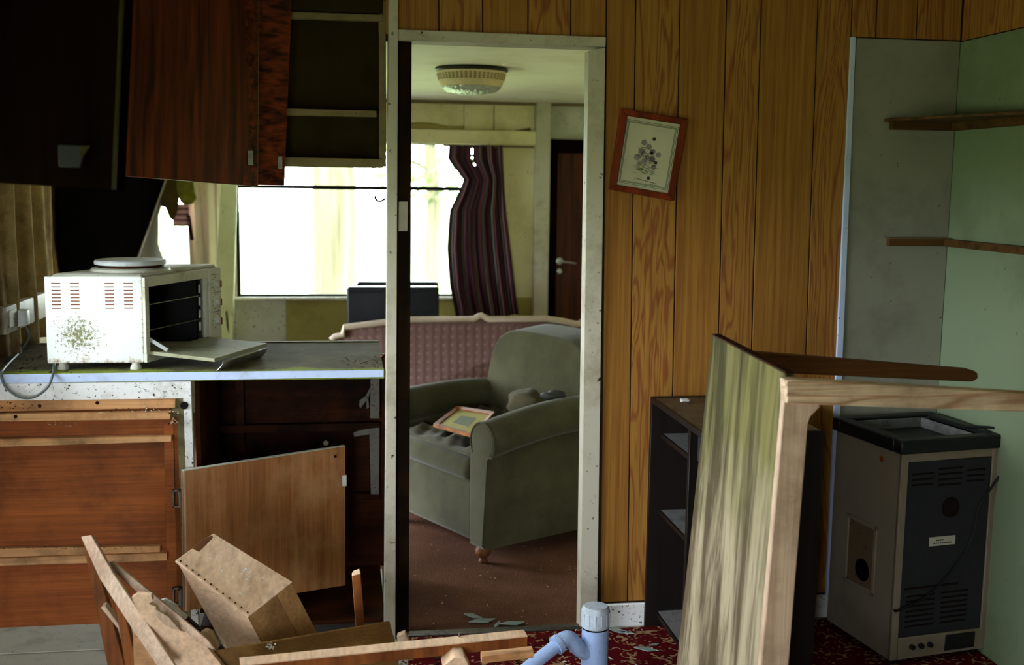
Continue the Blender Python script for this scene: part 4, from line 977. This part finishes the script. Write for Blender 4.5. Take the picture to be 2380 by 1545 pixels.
litter('debris', 'pale crumbs and plaster flecks scattered over the lounge carpet', 'debris', (.15, 1.3, .05, 1.4), 110, .0035, M['debriswood'], .001)

# ------------------------------------------------------------------ partition wall items
Q = [Py(1445, 252, -.02), Py(1600, 277, -.02), Py(1566, 467, -.02), Py(1416, 440, -.02)]
t_ = thing('flower_print', 'tilted flower print in a red-brown frame on the panelled wall', 'picture', sum(Q, V())/4)
def bil(u, v, y=0):
    p = (Q[0]*(1-u)+Q[1]*u)*(1-v) + (Q[3]*(1-u)+Q[2]*u)*v; return p + V((0, y, 0))
fw, fh = .1, .075
inn = [bil(fw, fh), bil(1-fw, fh), bil(1-fw, 1-fh), bil(fw, 1-fh)]
for i in range(4):
    j = (i+1) % 4
    MB().hexa([Q[i], Q[j], inn[j], inn[i]], [p + V((0, .019, 0)) for p in (Q[i], Q[j], inn[j], inn[i])], .0015).build('frame_side', M['redframe'], t_)
pr = MB().prism([p + V((0, .01, 0)) for p in inn], (0, .004, 0)).build('print_sheet', M['print'], t_)
yk = .0095
def strip(u0, v0, u1, v1, mat, nm, y=yk): MB().prism([bil(u0, v0, y), bil(u1, v0, y), bil(u1, v1, y), bil(u0, v1, y)], (0, .0008, 0)).build(nm, M[mat], pr)
for k, ins in enumerate((.0, .022, .036)):
    a, b = fw+.012+ins, fh+.035+ins*.75
    for (u0, v0, u1, v1) in ((a, b, 1-a, b+.006), (a, 1-b-.006, 1-a, 1-b), (a, b, a+.008, 1-b), (1-a-.008, b, 1-a, 1-b)): strip(u0, v0, u1, v1, 'mount', 'border_line')
m1, m2, m3 = MB(), MB(), MB()
rs = random.Random(3)
def disc(m, u, v, ru, pet=5):
    k = []
    for t in range(20):
        a = 2*PI*t/20; r = ru*(1+.1*math.cos(pet*a)); k.append(bil(u+r*math.cos(a), v+r*.8*math.sin(a), yk))
    m.prism(k, (0, .0004, 0))
for u, v, r in ((.42, .36, .045), (.5, .40, .045), (.57, .45, .04), (.4, .47, .05), (.66, .48, .04), (.35, .55, .05), (.5, .53, .04), (.58, .54, .045), (.47, .58, .045), (.62, .64, .04), (.55, .48, .03), (.4, .62, .035)): disc(m1, u, v, r)
for u, v, r in ((.56, .3, .028), (.64, .58, .026), (.57, .78, .026)): disc(m3, u, v, r)
for _ in range(110):
    u, v = rs.uniform(.36, .62), rs.uniform(.42, .74); a = rs.uniform(-2.9, -.2) if rs.random() < .7 else rs.uniform(-.5, .5)+PI*rs.randint(0, 1); l_ = rs.uniform(.05, .14)
    e = (u+l_*math.cos(a), v+l_*.7*math.sin(a)); w_ = .004
    m2.prism([bil(u, v-w_, yk), bil(e[0], e[1], yk), bil(u, v+w_, yk)], (0, .0003, 0))
for k in range(9):   # handwritten caption strokes (illegible in the photograph)
    u = .36+k*.04; m3.prism([bil(u, .80+.003*k, yk), bil(u+.03, .804+.003*k, yk), bil(u+.028, .812+.003*k, yk), bil(u-.002, .808+.003*k, yk)], (0, .0003, 0))
for k in range(4):
    u = .6+k*.035; m3.prism([bil(u, .845, yk), bil(u+.025, .849, yk), bil(u+.022, .856, yk), bil(u-.002, .852, yk)], (0, .0003, 0))
m1.build('flower_heads', M['flower'], pr, smooth=False); m2.build('stems', M['leafink'], pr, smooth=False); m3.build('dark_ink', M['flowerdark'], pr, smooth=False)
# corner shelves
t_ = thing('corner_shelf', 'upper brown triangular corner shelf on two wall battens', 'shelf', (XR-.1, -.02, 1.78))
z1 = Py(2150, 283, 0).z
a = Py(2075, 283, -.03).x
MB().box((a, -.03, Py(2150, 302, -.03).z), (XR, -.0045, Py(2150, 284, -.03).z), .001).build('batten', M['shelfwood'], t_)
MB().box((XR-.03, -.75, Py(2150, 302, -.03).z), (XR, -.03, Py(2150, 284, -.03).z), .001).build('batten', M['shelfwood'], t_)
zs = Py(2150, 284, -.03).z
MB().prism([(a-.02, -.004, zs), (XR, -.004, zs), (XR, -.62, zs), (XR-.05, -.62, zs), (a-.02, -.03, zs)], (0, 0, .01), .001).build('shelf_board', M['shelfwood'], t_)
t_ = thing('corner_shelf', 'lower pair of brown corner shelf battens without a board', 'shelf', (XR-.1, -.02, 1.37))
a = Py(2068, 560, -.03).x; z0, z1 = Py(2140, 572, -.03).z, Py(2140, 555, -.03).z
MB().box((a, -.03, z0), (XR, -.0045, z1), .001).build('batten', M['shelfwood'], t_)
MB().box((XR-.03, -.9, z0), (XR, -.03, z1), .001).build('batten', M['shelfwood'], t_)
MB().box((a-.008, -.034, z1), (XR, -.0045, z1+.004), .0005).build('ledge', M['olivepaint'], t_)

# ------------------------------------------------------------------ black shelf unit
SU = thing('bookshelf', 'open black-brown shelf unit standing against the panelled wall', 'bookcase', (1.2, -.3, 0))
sx0, sx1, sy0, sy1, sz = 1.04, 1.415, -.60, -.018, .83
box('end_panel', (sx0, sy1-.018, 0), (sx1, sy1, sz), M['black'], SU)
box('end_panel', (sx0, sy0, 0), (sx1, sy0+.018, sz), M['black'], SU)
box('back_board', (sx1-.008, sy0+.018, .02), (sx1, sy1-.018, sz-.02), M['black'], SU)
box('top_board', (sx0+.004, sy0+.018, sz-.02), (sx1, sy1-.018, sz-.002), M['unittop'], SU)
box('top_edge', (sx0, sy0+.018, sz-.02), (sx0+.004, sy1-.018, sz), M['black'], SU)
zsh = [.045, Px(1545, 1190, sx0+.03).z, Px(1550, 1012, sx0+.03).z]
ysplit = Px(1606, 1010, sx0).y
zsh = [.05, Py(1534, 1184, -.036).z-.014, Py(1543, 1007, -.036).z-.014]
for z in zsh:
    sh = box('shelf', (sx0+.04, sy0+.018, z), (sx1-.008, sy1-.018, z+.014), M['shelftop'], SU)
    MB().box((sx0+.036, sy0+.018, z-.001), (sx0+.041, sy1-.018, z+.0145), 0).build('shelf_edge', M['black'], sh)
box('divider', (sx0+.004, -.46, .065), (sx0+.03, -.44, sz-.02), M['black'], SU)
t_ = thing('paint_curl', 'white curl of paint lying on the black shelf unit', 'debris', Pz(1592, 932, .83))
MB().sheet(lambda u, v: Pz(1592, 934, .832) + V((.03*(u-.5), .02*(v-.5), .01*(2*v-1)**2)), 5, 5, .001).build('curl', M['flake'], t_)

# ------------------------------------------------------------------ heater
h0 = Pz(2066, 1553, 0); h1 = Pz(2290, 1522, 0)
hd = (h1-h0); hw = hd.length; hu = hd.normalized(); hb = V((-hu.y, hu.x, 0))
HT = thing('gas_heater', 'tall cream cabinet gas heater with dark grey slotted front in the corner', 'heater', h0+V((0, 0, .006)), math.atan2(hu.y, hu.x), local=True)
HW, HD, HH = hw, .36, .755
def hbx(n, x0, x1, y0, y1, z0, z1, mat, par=HT, bev=.002, **k):
    return MB().box((x0, y0, z0), (x1, y1, z1), bev).build(n, mat, par, **k)
hbx('cabinet_body', .012, HW-.012, .012, HD, .02, HH-.045, M['heaterwhite'], bev=.004)
hbx('side_panel', 0, .012, .0, HD, .02, HH-.045, M['heaterwhite'])
hbx('side_panel', HW-.012, HW, .0, HD, .02, HH-.045, M['heaterwhite'])
hbx('front_rail', .012, HW-.012, 0, .012, HH-.075, HH-.045, M['heaterwhite'])
hbx('front_stile', .0, .026, -.004, .012, .02, HH-.045, M['heaterwhite'])
hbx('front_stile', HW-.03, HW, -.004, .012, .02, HH-.045, M['heaterwhite'])
fp = hbx('front_panel', .026, HW-.03, .0, .012, .095, HH-.076, M['heatergrey'])
for k, (x0, x1) in enumerate(((.045, .125), (.145, .235), (.255, .325))):
    for j in range(4 if k == 1 else 3):
        z = HH-.1-j*.018 - (.0 if k == 1 else .012)
        hbx('vent_slot', x0, x1, -.0015, .002, z-.006, z, M['slot'], fp, 0)
for k, (x0, x1) in enumerate(((.05, .16), (.185, .29))):
    for j in range(7):
        z = .235-j*.017; hbx('vent_slot', x0, x1, -.0015, .002, z-.006, z, M['slot'], fp, 0)
hbx('vent_slot', .04, .25, -.0015, .002, .255, .262, M['slot'], fp, 0)
lb = hbx('label_plate', .125, .225, -.003, .001, .395, .425, M['labelpaper'], fp, .0005)
for j, (x0, x1, z) in enumerate(((.15, .185, .416), (.14, .215, .406))):
    for k in range(int((x1-x0)/.008)): hbx('label_letter', x0+k*.008, x0+k*.008+.0055, -.0036, -.0028, z-.004, z, M['labelink'], lb, 0)
m = MB(); m.lathe([(.035, 0), (.034, -.002)], (.2, -.0, .52), 'y', 24); m.build('rust_mark', M['slot'], fp)
hbx('bottom_panel', .03, HW-.03, -.002, .012, .02, .093, M['heaterwhite'])
hbx('bottom_grille', HW-.17, HW-.05, -.004, .002, .03, .085, M['heaterblack'])
for k in range(3): MB().lathe([(.009, 0), (.008, -.012)], (.08+.035*k, -.002, .06), 'y', 14).build('control_knob', M['heaterblack'], HT)
# recess with round port on the left side
rc = MB()
for a, b in (((.1, .2), (.115, .44)), ((.255, .2), (.27, .44)), ((.1, .2), (.27, .215)), ((.1, .425), (.27, .44))): rc.box((-.005, a[0], a[1]), (.003, b[0], b[1]), .002)
rc.build('recess_frame', M['heaterwhite'], HT)
hbx('recess', -.001, .002, .115, .255, .215, .425, M['unittop'])
MB().lathe([(.04, 0), (.036, -.004)], (-.0, .17, .27), 'x', 24).build('port_hole', M['ovenin'], HT)
MB().lathe([(.011, 0), (.009, -.003)], (0, .1, HH-.085), 'x', 14).build('rust_spot', M['rust'], HT)
# open top tray
zt = HH-.045
for n, a, b in (('top_rim', (-.012, -.014), (HW+.012, .03)), ('top_rim', (-.012, HD-.03), (HW+.012, HD+.012)), ('top_rim', (-.012, .03), (.035, HD-.03)), ('top_rim', (HW-.035, .03), (HW+.012, HD-.03))):
    hbx(n, a[0], b[0], a[1], b[1], zt, HH, M['heaterblack'], bev=.004)
hbx('top_tray', .035, HW-.035, .03, HD-.03, zt, zt+.006, M['heaterblack'])
for n, a, b in (('tray_edge', (.036, HD-.05), (HW-.036, HD-.044)), ('tray_edge', (HW-.075, .04), (HW-.069, HD-.05))): hbx(n, a[0], b[0], a[1], b[1], zt, HH-.006, M['shelftop'])
cbl = [V((HW-.06, .1, HH+.004)), V((HW-.0, .02, HH+.012)), V((HW+.018, -.02, HH-.02)), V((HW+.016, -.022, HH-.09)), V((HW-.03, -.012, HH-.17)), V((HW-.075, -.008, HH-.24)), V((HW-.09, -.008, HH-.33)), V((HW-.14, -.008, HH-.42)), V((HW-.25, -.008, HH-.52)), V((.02, -.009, HH-.56)), V((.0, -.01, HH-.56))]
MB().tube(bez(cbl), .0045, 8).build('hose', M['blackcable'], HT)
for x in (.03, HW-.03):
    for y in (.03, HD-.03): MB().lathe([(.015, 0), (.018, .01), (.012, .022)], (x, y, 0), 'z', 12).build('castor', M['heaterblack'], HT)

# ------------------------------------------------------------------ overturned table (standing on its end)
YT0, YT1 = -.9, -1.42
T = thing('overturned_table', 'overturned table standing on end with a mossy top and legs pointing right', 'table', (1.0, -1.15, 0))
a, b = Py(1655, 779, YT0), Py(1826, 868, YT1)
c, d = Py(1766, 1560, YT1), Py(1572, 1545, YT0)
def tofloor(p, q):
    dd_ = (q-p)/(q.z-p.z); return p + dd_*(0.0-p.z)
c0_, d0_ = tofloor(b, c), tofloor(a, d)
MB().prism([a, b, c0_, d0_], (.02, 0, 0), .002).build('tabletop', M['mossboard'], T)
MB().hexa([a+V((-.001, 0, 0)), b+V((-.001, 0, 0)), b+V((.021, 0, 0)), a+V((.021, 0, 0))], [p + V((0, 0, .004)) for p in (a+V((-.001, 0, 0)), b+V((-.001, 0, 0)), b+V((.021, 0, 0)), a+V((.021, 0, 0)))]).build('top_lipping', M['intdark'], T)
ap = [(1827, 884), (1908, 944), (1900, 952), (1884, 968), (1878, 985), (1832, 1560), (1768, 1560)]
ap3 = [Py(x, y, YT1-.012) for x, y in ap]
e1, e2 = tofloor(ap3[4], ap3[5]), tofloor(ap3[0], ap3[6])
ap3 = [ap3[0], ap3[1], ap3[2], ap3[3], ap3[4], e1, e2]
MB().prism(ap3, (0, .022, 0), .002).build('apron', M['palewood'], T)
l1 = [(1828, 884), (1848, 882), (2700, 932), (2700, 975), (2380, 957), (1830, 938)]
MB().prism([Py(x, y, YT1-.05) for x, y in l1], (0, .038, 0), .002).build('leg', M['palewoodx'], T)
l2 = [(1672, 812), (2262, 860), (2274, 866), (2275, 880), (2262, 888), (1672, 861)]
MB().prism([Py(x, y, YT0-.05) for x, y in l2], (0, .045, 0), .006, 2).build('leg', M['brownbar'], T)
lz = .12
MB().bar((e2.x+.03, YT1+.03, lz), (e2.x+.75, YT1+.03, lz), .04, .05).build('leg', M['palewoodx'], T)
MB().bar((d0_.x+.03, YT0-.03, lz), (d0_.x+.75, YT0-.03, lz), .04, .05).build('leg', M['brownbar'], T)
MB().bar((b.x+.03, YT1+.02, 1.0), (a.x+.03, YT0-.03, 1.0), .02, .06).build('cross_rail', M['brownbar'], T)

# ------------------------------------------------------------------ red carpet, pipe
cp_ = thing('red_carpet', 'red patterned carpet on the floor in front of the doorway', 'carpet', (.9, -.6, 0))
MB().prism([(.2, -.03, 0), (XR-.002, -.03, 0), (XR-.002, -2.2, 0), (.15, -2.2, 0)], (0, 0, .006), .001).build('carpet_pile', M['redcarpet'], cp_)
YP = -.42
pb, pt = Py(1385, 1545, YP), Py(1385, 1402, YP)
xp = pt.x; rp = (Py(1415, 1500, YP).x - Py(1354, 1500, YP).x)/2; zp = Py(1385, 1410, YP).z
PP = thing('waste_pipe', 'pale blue-grey plastic waste pipe stub with cap and side branch', 'pipe', (xp, YP, 0))
zc1 = Py(1385, 1466, YP-.04).z
MB().lathe([(rp, 0.0), (rp, zc1-.006)], (xp, YP, 0), 'z', 32).build('pipe_body', M['pipe'], PP)
MB().lathe([(rp*.99, zc1-.006), (rp*.99, zc1)], (xp, YP, 0), 'z', 32).build('seal_ring', M['ovenin'], PP)
MB().lathe([(rp*1.05, zc1), (rp*1.07, zc1+.01), (rp*1.05, zp-.008), (rp*.98, zp-.001), (rp*.86, zp+.004), (.004, zp+.006)], (xp, YP, 0), 'z', 32).build('cap', M['pipecap'], PP)
m = MB()
for k in range(14):
    a = 2*PI*k/14; p = V((xp+rp*1.05*math.cos(a), YP+rp*1.05*math.sin(a), 0)); m.tube([p+V((0, 0, zc1+.012)), p+V((0, 0, zp-.014))], .0025, 6)
m.build('cap_rib', M['pipecap'], PP, kind='stuff')
bz = Py(1350, 1500, YP).z
br_ = [V((xp, YP, bz-.03)), V((xp-rp*1.2, YP-.02, bz-.004)), Py(1322, 1484, YP-.03), Py(1298, 1494, YP-.04)]
MB().tube(bez(br_, 6), rp*.6, 18).build('elbow', M['pipe'], PP)
e0 = Py(1298, 1496, YP-.04); e1 = Py(1180, 1590, YP-.12); e1.z = max(e1.z, .02)
dv = (e1-e0).normalized()
MB().tube([e0-dv*.006, e0+dv*.012], rp*.72, 20).build('collar', M['pipe'], PP)
MB().tube([e0, e1], rp*.5, 18).build('branch_pipe', M['pipe'], PP)

# ------------------------------------------------------------------ broken wood in the foreground
# fallen drawer
dA, dB, dC, dD = Py(408, 1302, -.72), Py(496, 1239, -.60), Py(680, 1352, -.66), Py(578, 1432, -.80)
DR = thing('wooden_box', 'fallen wooden drawer box lying tipped with its pale base upward', 'drawer', V((-.25, -.6, .2)))
ex = (Py(756, 1500, -.62) - dC)*1.35
nn = (dC-dB).cross(dA-dB).normalized()
if nn.z < 0: nn = -nn
ov = .004
def shr(p, c, s): return p.lerp(c, s)
cen = (dA+dB+dC+dD)/4
MB().prism([dA, dB, dC, dD], -nn*.008, .001).build('drawer_base', M['debriswood'], DR, origin=cen)
tA, tB, tC, tD = [p - nn*.008 for p in (shr(dA, cen, .05), shr(dB, cen, .05), shr(dC, cen, .05), shr(dD, cen, .05))]
inn_ = lambda p: p.lerp(cen - nn*.008, .12)
for n, p, q in (('drawer_side', tA, tD), ('drawer_front', tD, tC), ('drawer_side', tC, tB), ('drawer_back', tB, tA)):
    MB().hexa([p, q, q+ex, p+ex], [inn_(p), inn_(q), inn_(q)+ex, inn_(p)+ex]).build(n, M['drawerfront' if n == 'drawer_front' else 'debriswood'], DR, origin=(p+q)/2)
p, q = tD.lerp(tC, .68), tD.lerp(tC, 1.02)
w0 = (tD-cen).normalized()*.0; of = (tD-tA).normalized()*.01
MB().hexa([p+of*.2, q+of*.2, q+ex*.9+of*.2, p+ex*.9+of*.2], [p+of, q+of, q+ex*.9+of, p+ex*.9+of]).build('runner', M['drawerfront'], DR)
m = MB()
for k in range(12):
    p = dA.lerp(dD, (k+.5)/12) + (dB-dA)*.05 + nn*.0012; m.tube([p-nn*.002, p+nn*.001], .0025, 6)
m.build('nail_row', M['intdark'], DR, kind='stuff')
m = MB()
for k in range(16):
    a_, b_ = random.uniform(.2, .8), random.uniform(.2, .8); p = dA.lerp(dB, a_).lerp(dD.lerp(dC, a_), b_) + nn*.0008; e_ = (dC-dB).normalized()*random.uniform(.002, .006); f_2 = (dA-dB).normalized()*random.uniform(.001, .003)
    m.prism([p-e_, p+f_2, p+e_, p-f_2], nn*.0008)
m.build('white_specks', M['flake'], DR, kind='stuff', smooth=False)
t_ = thing('dead_leaf', 'brown torn leaf scrap on the top corner of the fallen drawer', 'leaf', Py(465, 1256, -.65))
lp0 = [Py(x, y, -.68) for x, y in ((446, 1276), (470, 1256), (492, 1246), (494, 1252), (478, 1268), (462, 1284))]
MB().prism([p + nn*.002 for p in lp0], nn*.004, .001).build('leaf_blade', M['brownbar'], t_)
# broken frame at the far left
FR = thing('broken_frame', 'broken wooden frame leaning in the left foreground, pale dusty top rail', 'frame', (-.5, -.95, 0))
def slab(name, pxs, Ys, vec, mat, par, bev=.0015, **k):
    P = [Py(x, y, Y) for (x, y), Y in zip(pxs, Ys)]; return MB().prism(P, vec, bev).build(name, mat, par, origin=sum(P, V())/len(P), **k)
Ya, Yb = -.85, -1.05
ta, tb = Py(190, 1248, Ya), Py(212, 1244, Ya)
slab('top_rail', [(188, 1247), (212, 1243), (262, 1330), (330, 1430), (408, 1548), (366, 1548), (300, 1450), (232, 1345)], [-.85, -.85, -.91, -.97, -1.05, -1.05, -.97, -.9], (0, .03, -.012), M['palewood'], FR)
def post(pxs, Y, mat, n='post', dep=.03):
    P = [Py(x, y, Y) for x, y in pxs]
    lo = [P[2], P[3]]
    f = [tofloor(P[1], P[2]), tofloor(P[0], P[3])]
    f = [V((f[0].x, Y, 0)), V((f[1].x, Y, 0))]
    MB().prism([P[0], P[1], f[0], f[1]], (0, dep, 0), .0015).build(n, mat, FR, origin=P[0])
post([(192, 1256), (222, 1300), (290, 1548), (250, 1548)], -.83, M['debrisbrown'])
post([(268, 1398), (290, 1425), (318, 1548), (290, 1548)], -.93, M['debrisbrown'])
slab('cross_rail', [(234, 1412), (244, 1408), (284, 1462), (284, 1474)], [-.87]*4, (0, .03, 0), M['palewood'], FR)
slab('side_panel', [(308, 1455), (372, 1548), (400, 1640), (316, 1640), (310, 1520)], [-.96]*5, (0, .008, 0), M['batten'], FR)
# loose slats
t_ = thing('lath', 'thin pale lath with nail holes lying across the broken frame', 'lath', Py(360, 1400, -.82))
slab('slat', [(252, 1306), (262, 1304), (350, 1376), (482, 1486), (500, 1510), (470, 1500), (360, 1412), (248, 1314)], [-.845, -.845, -.9, -1.0, -1.01, -1.01, -.91, -.845], (0, .02, -.006), M['palewood'], t_)
t_ = thing('paint_strip', 'dark slat edged with flaking white paint beside the drawer', 'slat', Py(440, 1430, -.78))
ps_ = MB().prism([Py(x, y, -.76) for x, y in ((372, 1400), (384, 1394), (436, 1438), (530, 1520), (520, 1540), (470, 1500))], (0, .02, 0), .001).build('slat', M['black'], t_)
MB().prism([Py(x, y, -.765) for x, y in ((370, 1396), (384, 1392), (408, 1406), (420, 1422), (436, 1434), (430, 1440), (404, 1424), (388, 1410))], (0, .012, 0), .001).build('paint_flakes', M['flake'], t_)
t_ = thing('splintered_plank', 'splintered pinkish plank with ragged dark bark edge in the left foreground', 'plank', Py(420, 1480, -.98))
slab('plank', [(306, 1389), (319, 1381), (351, 1383), (355, 1396), (345, 1403), (362, 1410), (371, 1429), (384, 1427), (396, 1445), (413, 1450), (419, 1466), (441, 1469), (452, 1484), (472, 1489), (486, 1510), (560, 1600), (400, 1600), (362, 1520), (336, 1450)], [-.98]*19, (0, .02, 0), M['debriswood'], t_, 0)
MB().prism([Py(x, y, -.99) for x, y in ((360, 1414), (392, 1434), (420, 1466), (398, 1460), (380, 1450), (362, 1430))], (0, .006, 0), .001).build('grey_splinter', M['palewood'], t_)
t_ = thing('torn_card', 'crumpled pale piece of card standing among the broken wood', 'card', Py(480, 1490, -.9))
MB().prism([Py(x, y, -.9) for x, y in ((452, 1500), (460, 1474), (470, 1464), (484, 1470), (490, 1486), (502, 1506), (494, 1518), (476, 1520))], (.01, .018, 0), .002).build('card', M['paper'], t_)
t_ = thing('paint_flake', 'small white flake sticking up beside the crumpled card', 'debris', Py(438, 1485, -.93))
MB().prism([Py(x, y, -.93) for x, y in ((432, 1494), (434, 1478), (442, 1476), (443, 1490))], (0, .006, 0), .001).build('flake', M['flake'], t_)
# olive hardboard panel, pale rail, stick, blocks
t_ = thing('hardboard_panel', 'olive brown hardboard panel propped in front of the open cupboard', 'board', Py(700, 1500, -.85))
P = [Py(500, 1512, -.95), Py(905, 1444, -.75), Py(926, 1520, -.78), Py(930, 1640, -.8), Py(540, 1680, -.98)]
MB().prism(P, (0, .006, 0), .001).build('panel', M['hardboard'], t_, origin=sum(P, V())/5)
m = MB(); p = Py(632, 1500, -.93)
for k in range(16):
    a = random.uniform(0, 2*PI); l_ = random.uniform(.004, .012); q = p + V((random.uniform(-.01, .01), 0, random.uniform(-.006, .006)))
    m.prism([q, q+V((l_*math.cos(a), -.003, l_*.7*math.sin(a))), q+V((.003*math.cos(a+2), -.002, .003*math.sin(a+2)))], (0, -.001, 0))
m.build('dust_tuft', M['greypanel'], t_, smooth=False)
t_ = thing('fallen_rail', 'long fallen pine rail across the bottom with a pale top edge', 'rail', Py(900, 1525, -.95))
r0, r1 = Py(560, 1548, -1.08), Py(1226, 1480, -.86)
back = V((-.006, .028, .006))
MB().hexa([r0, r1, r1+V((0, 0, -.028)), r0+V((0, 0, -.028))], [r0+back, r1+back, r1+back+V((0, 0, -.028)), r0+back+V((0, 0, -.028))], .0012).build('rail', M['debrisbrown'], t_, origin=(r0+r1)/2)
MB().hexa([r0+V((0, -.001, .0005)), r1+V((0, -.001, .0005)), r1+back+V((0, 0, .001)), r0+back+V((0, 0, .001))], [p + V((0, 0, .003)) for p in (r0+V((0, -.001, .0005)), r1+V((0, -.001, .0005)), r1+back+V((0, 0, .001)), r0+back+V((0, 0, .001)))]).build('top_edge', M['debriswood'], t_)
s0, s1 = Py(1120, 1524, -.86), Py(1240, 1511, -.84)
MB().hexa([s0, s1, s1+V((0, 0, -.022)), s0+V((0, 0, -.022))], [p + V((0, .03, 0)) for p in (s0, s1, s1+V((0, 0, -.022)), s0+V((0, 0, -.022)))], .001).build('lower_tenon', M['batten'], t_)
nq = Py(1068, 1484, -.9); MB().tube([nq+V((0, .01, -.006)), nq+V((0, .01, .012))], .003, 8).build('nail', M['steel'], t_)
t_ = thing('upright_stick', 'short square stick standing upright in front of the open cupboard', 'stick', Py(832, 1450, -.5))
P = [Py(818, 1338, -.5), Py(838, 1333, -.5), Py(848, 1452, -.5), Py(826, 1452, -.5)]
P[2] = tofloor(P[1], P[2]); P[3] = tofloor(P[0], P[3]); P[2].y = P[3].y = -.5; P[2].z = P[3].z = 0
MB().prism(P, (0, .022, 0), .002).build('shaft', M['debrisbrown'], t_, origin=P[0])
MB().hexa([P[0], P[1], P[1]+V((0, .022, 0)), P[0]+V((0, .022, 0))], [P[0].lerp(P[1], .2)+V((0, .004, .008)), P[1].lerp(P[0], .15)+V((0, .004, .01)), P[1].lerp(P[0], .15)+V((0, .018, .01)), P[0].lerp(P[1], .2)+V((0, .018, .008))]).build('pale_tip', M['debriswood'], t_)
t_ = thing('wood_block', 'small pale sawn block end beside the foot of the left door post', 'block', Py(938, 1490, -.7))
P = [Py(922, 1478, -.2), Py(941, 1470, -.2), Py(956, 1500, -.2), Py(932, 1514, -.2)]
MB().prism(P, (.004, .05, -.01), .002).build('block', M['debriswood'], t_, origin=P[0])
t_ = thing('wood_block', 'dusty offcut lying below the fallen rail near the bottom edge', 'block', Py(1060, 1540, -1.1))
P = [Py(1028, 1548, -.98), Py(1056, 1526, -.98), Py(1080, 1526, -.98), Py(1096, 1560, -.98), Py(1040, 1570, -.98)]
MB().prism(P, (.0, .06, -.0), .002).build('block', M['debriswood'], t_, origin=P[0])
litter('debris', 'dark rubbish and splinters littering the floor before the doorway', 'debris', (.0, .8, -.5, -.03), 160, .012, M['intdark'], .008)
litter('debris', 'pale splinters and glass crumbs on the red carpet', 'debris', (.6, 1.03, -.8, -.04), 70, .006, M['flake'], .008)
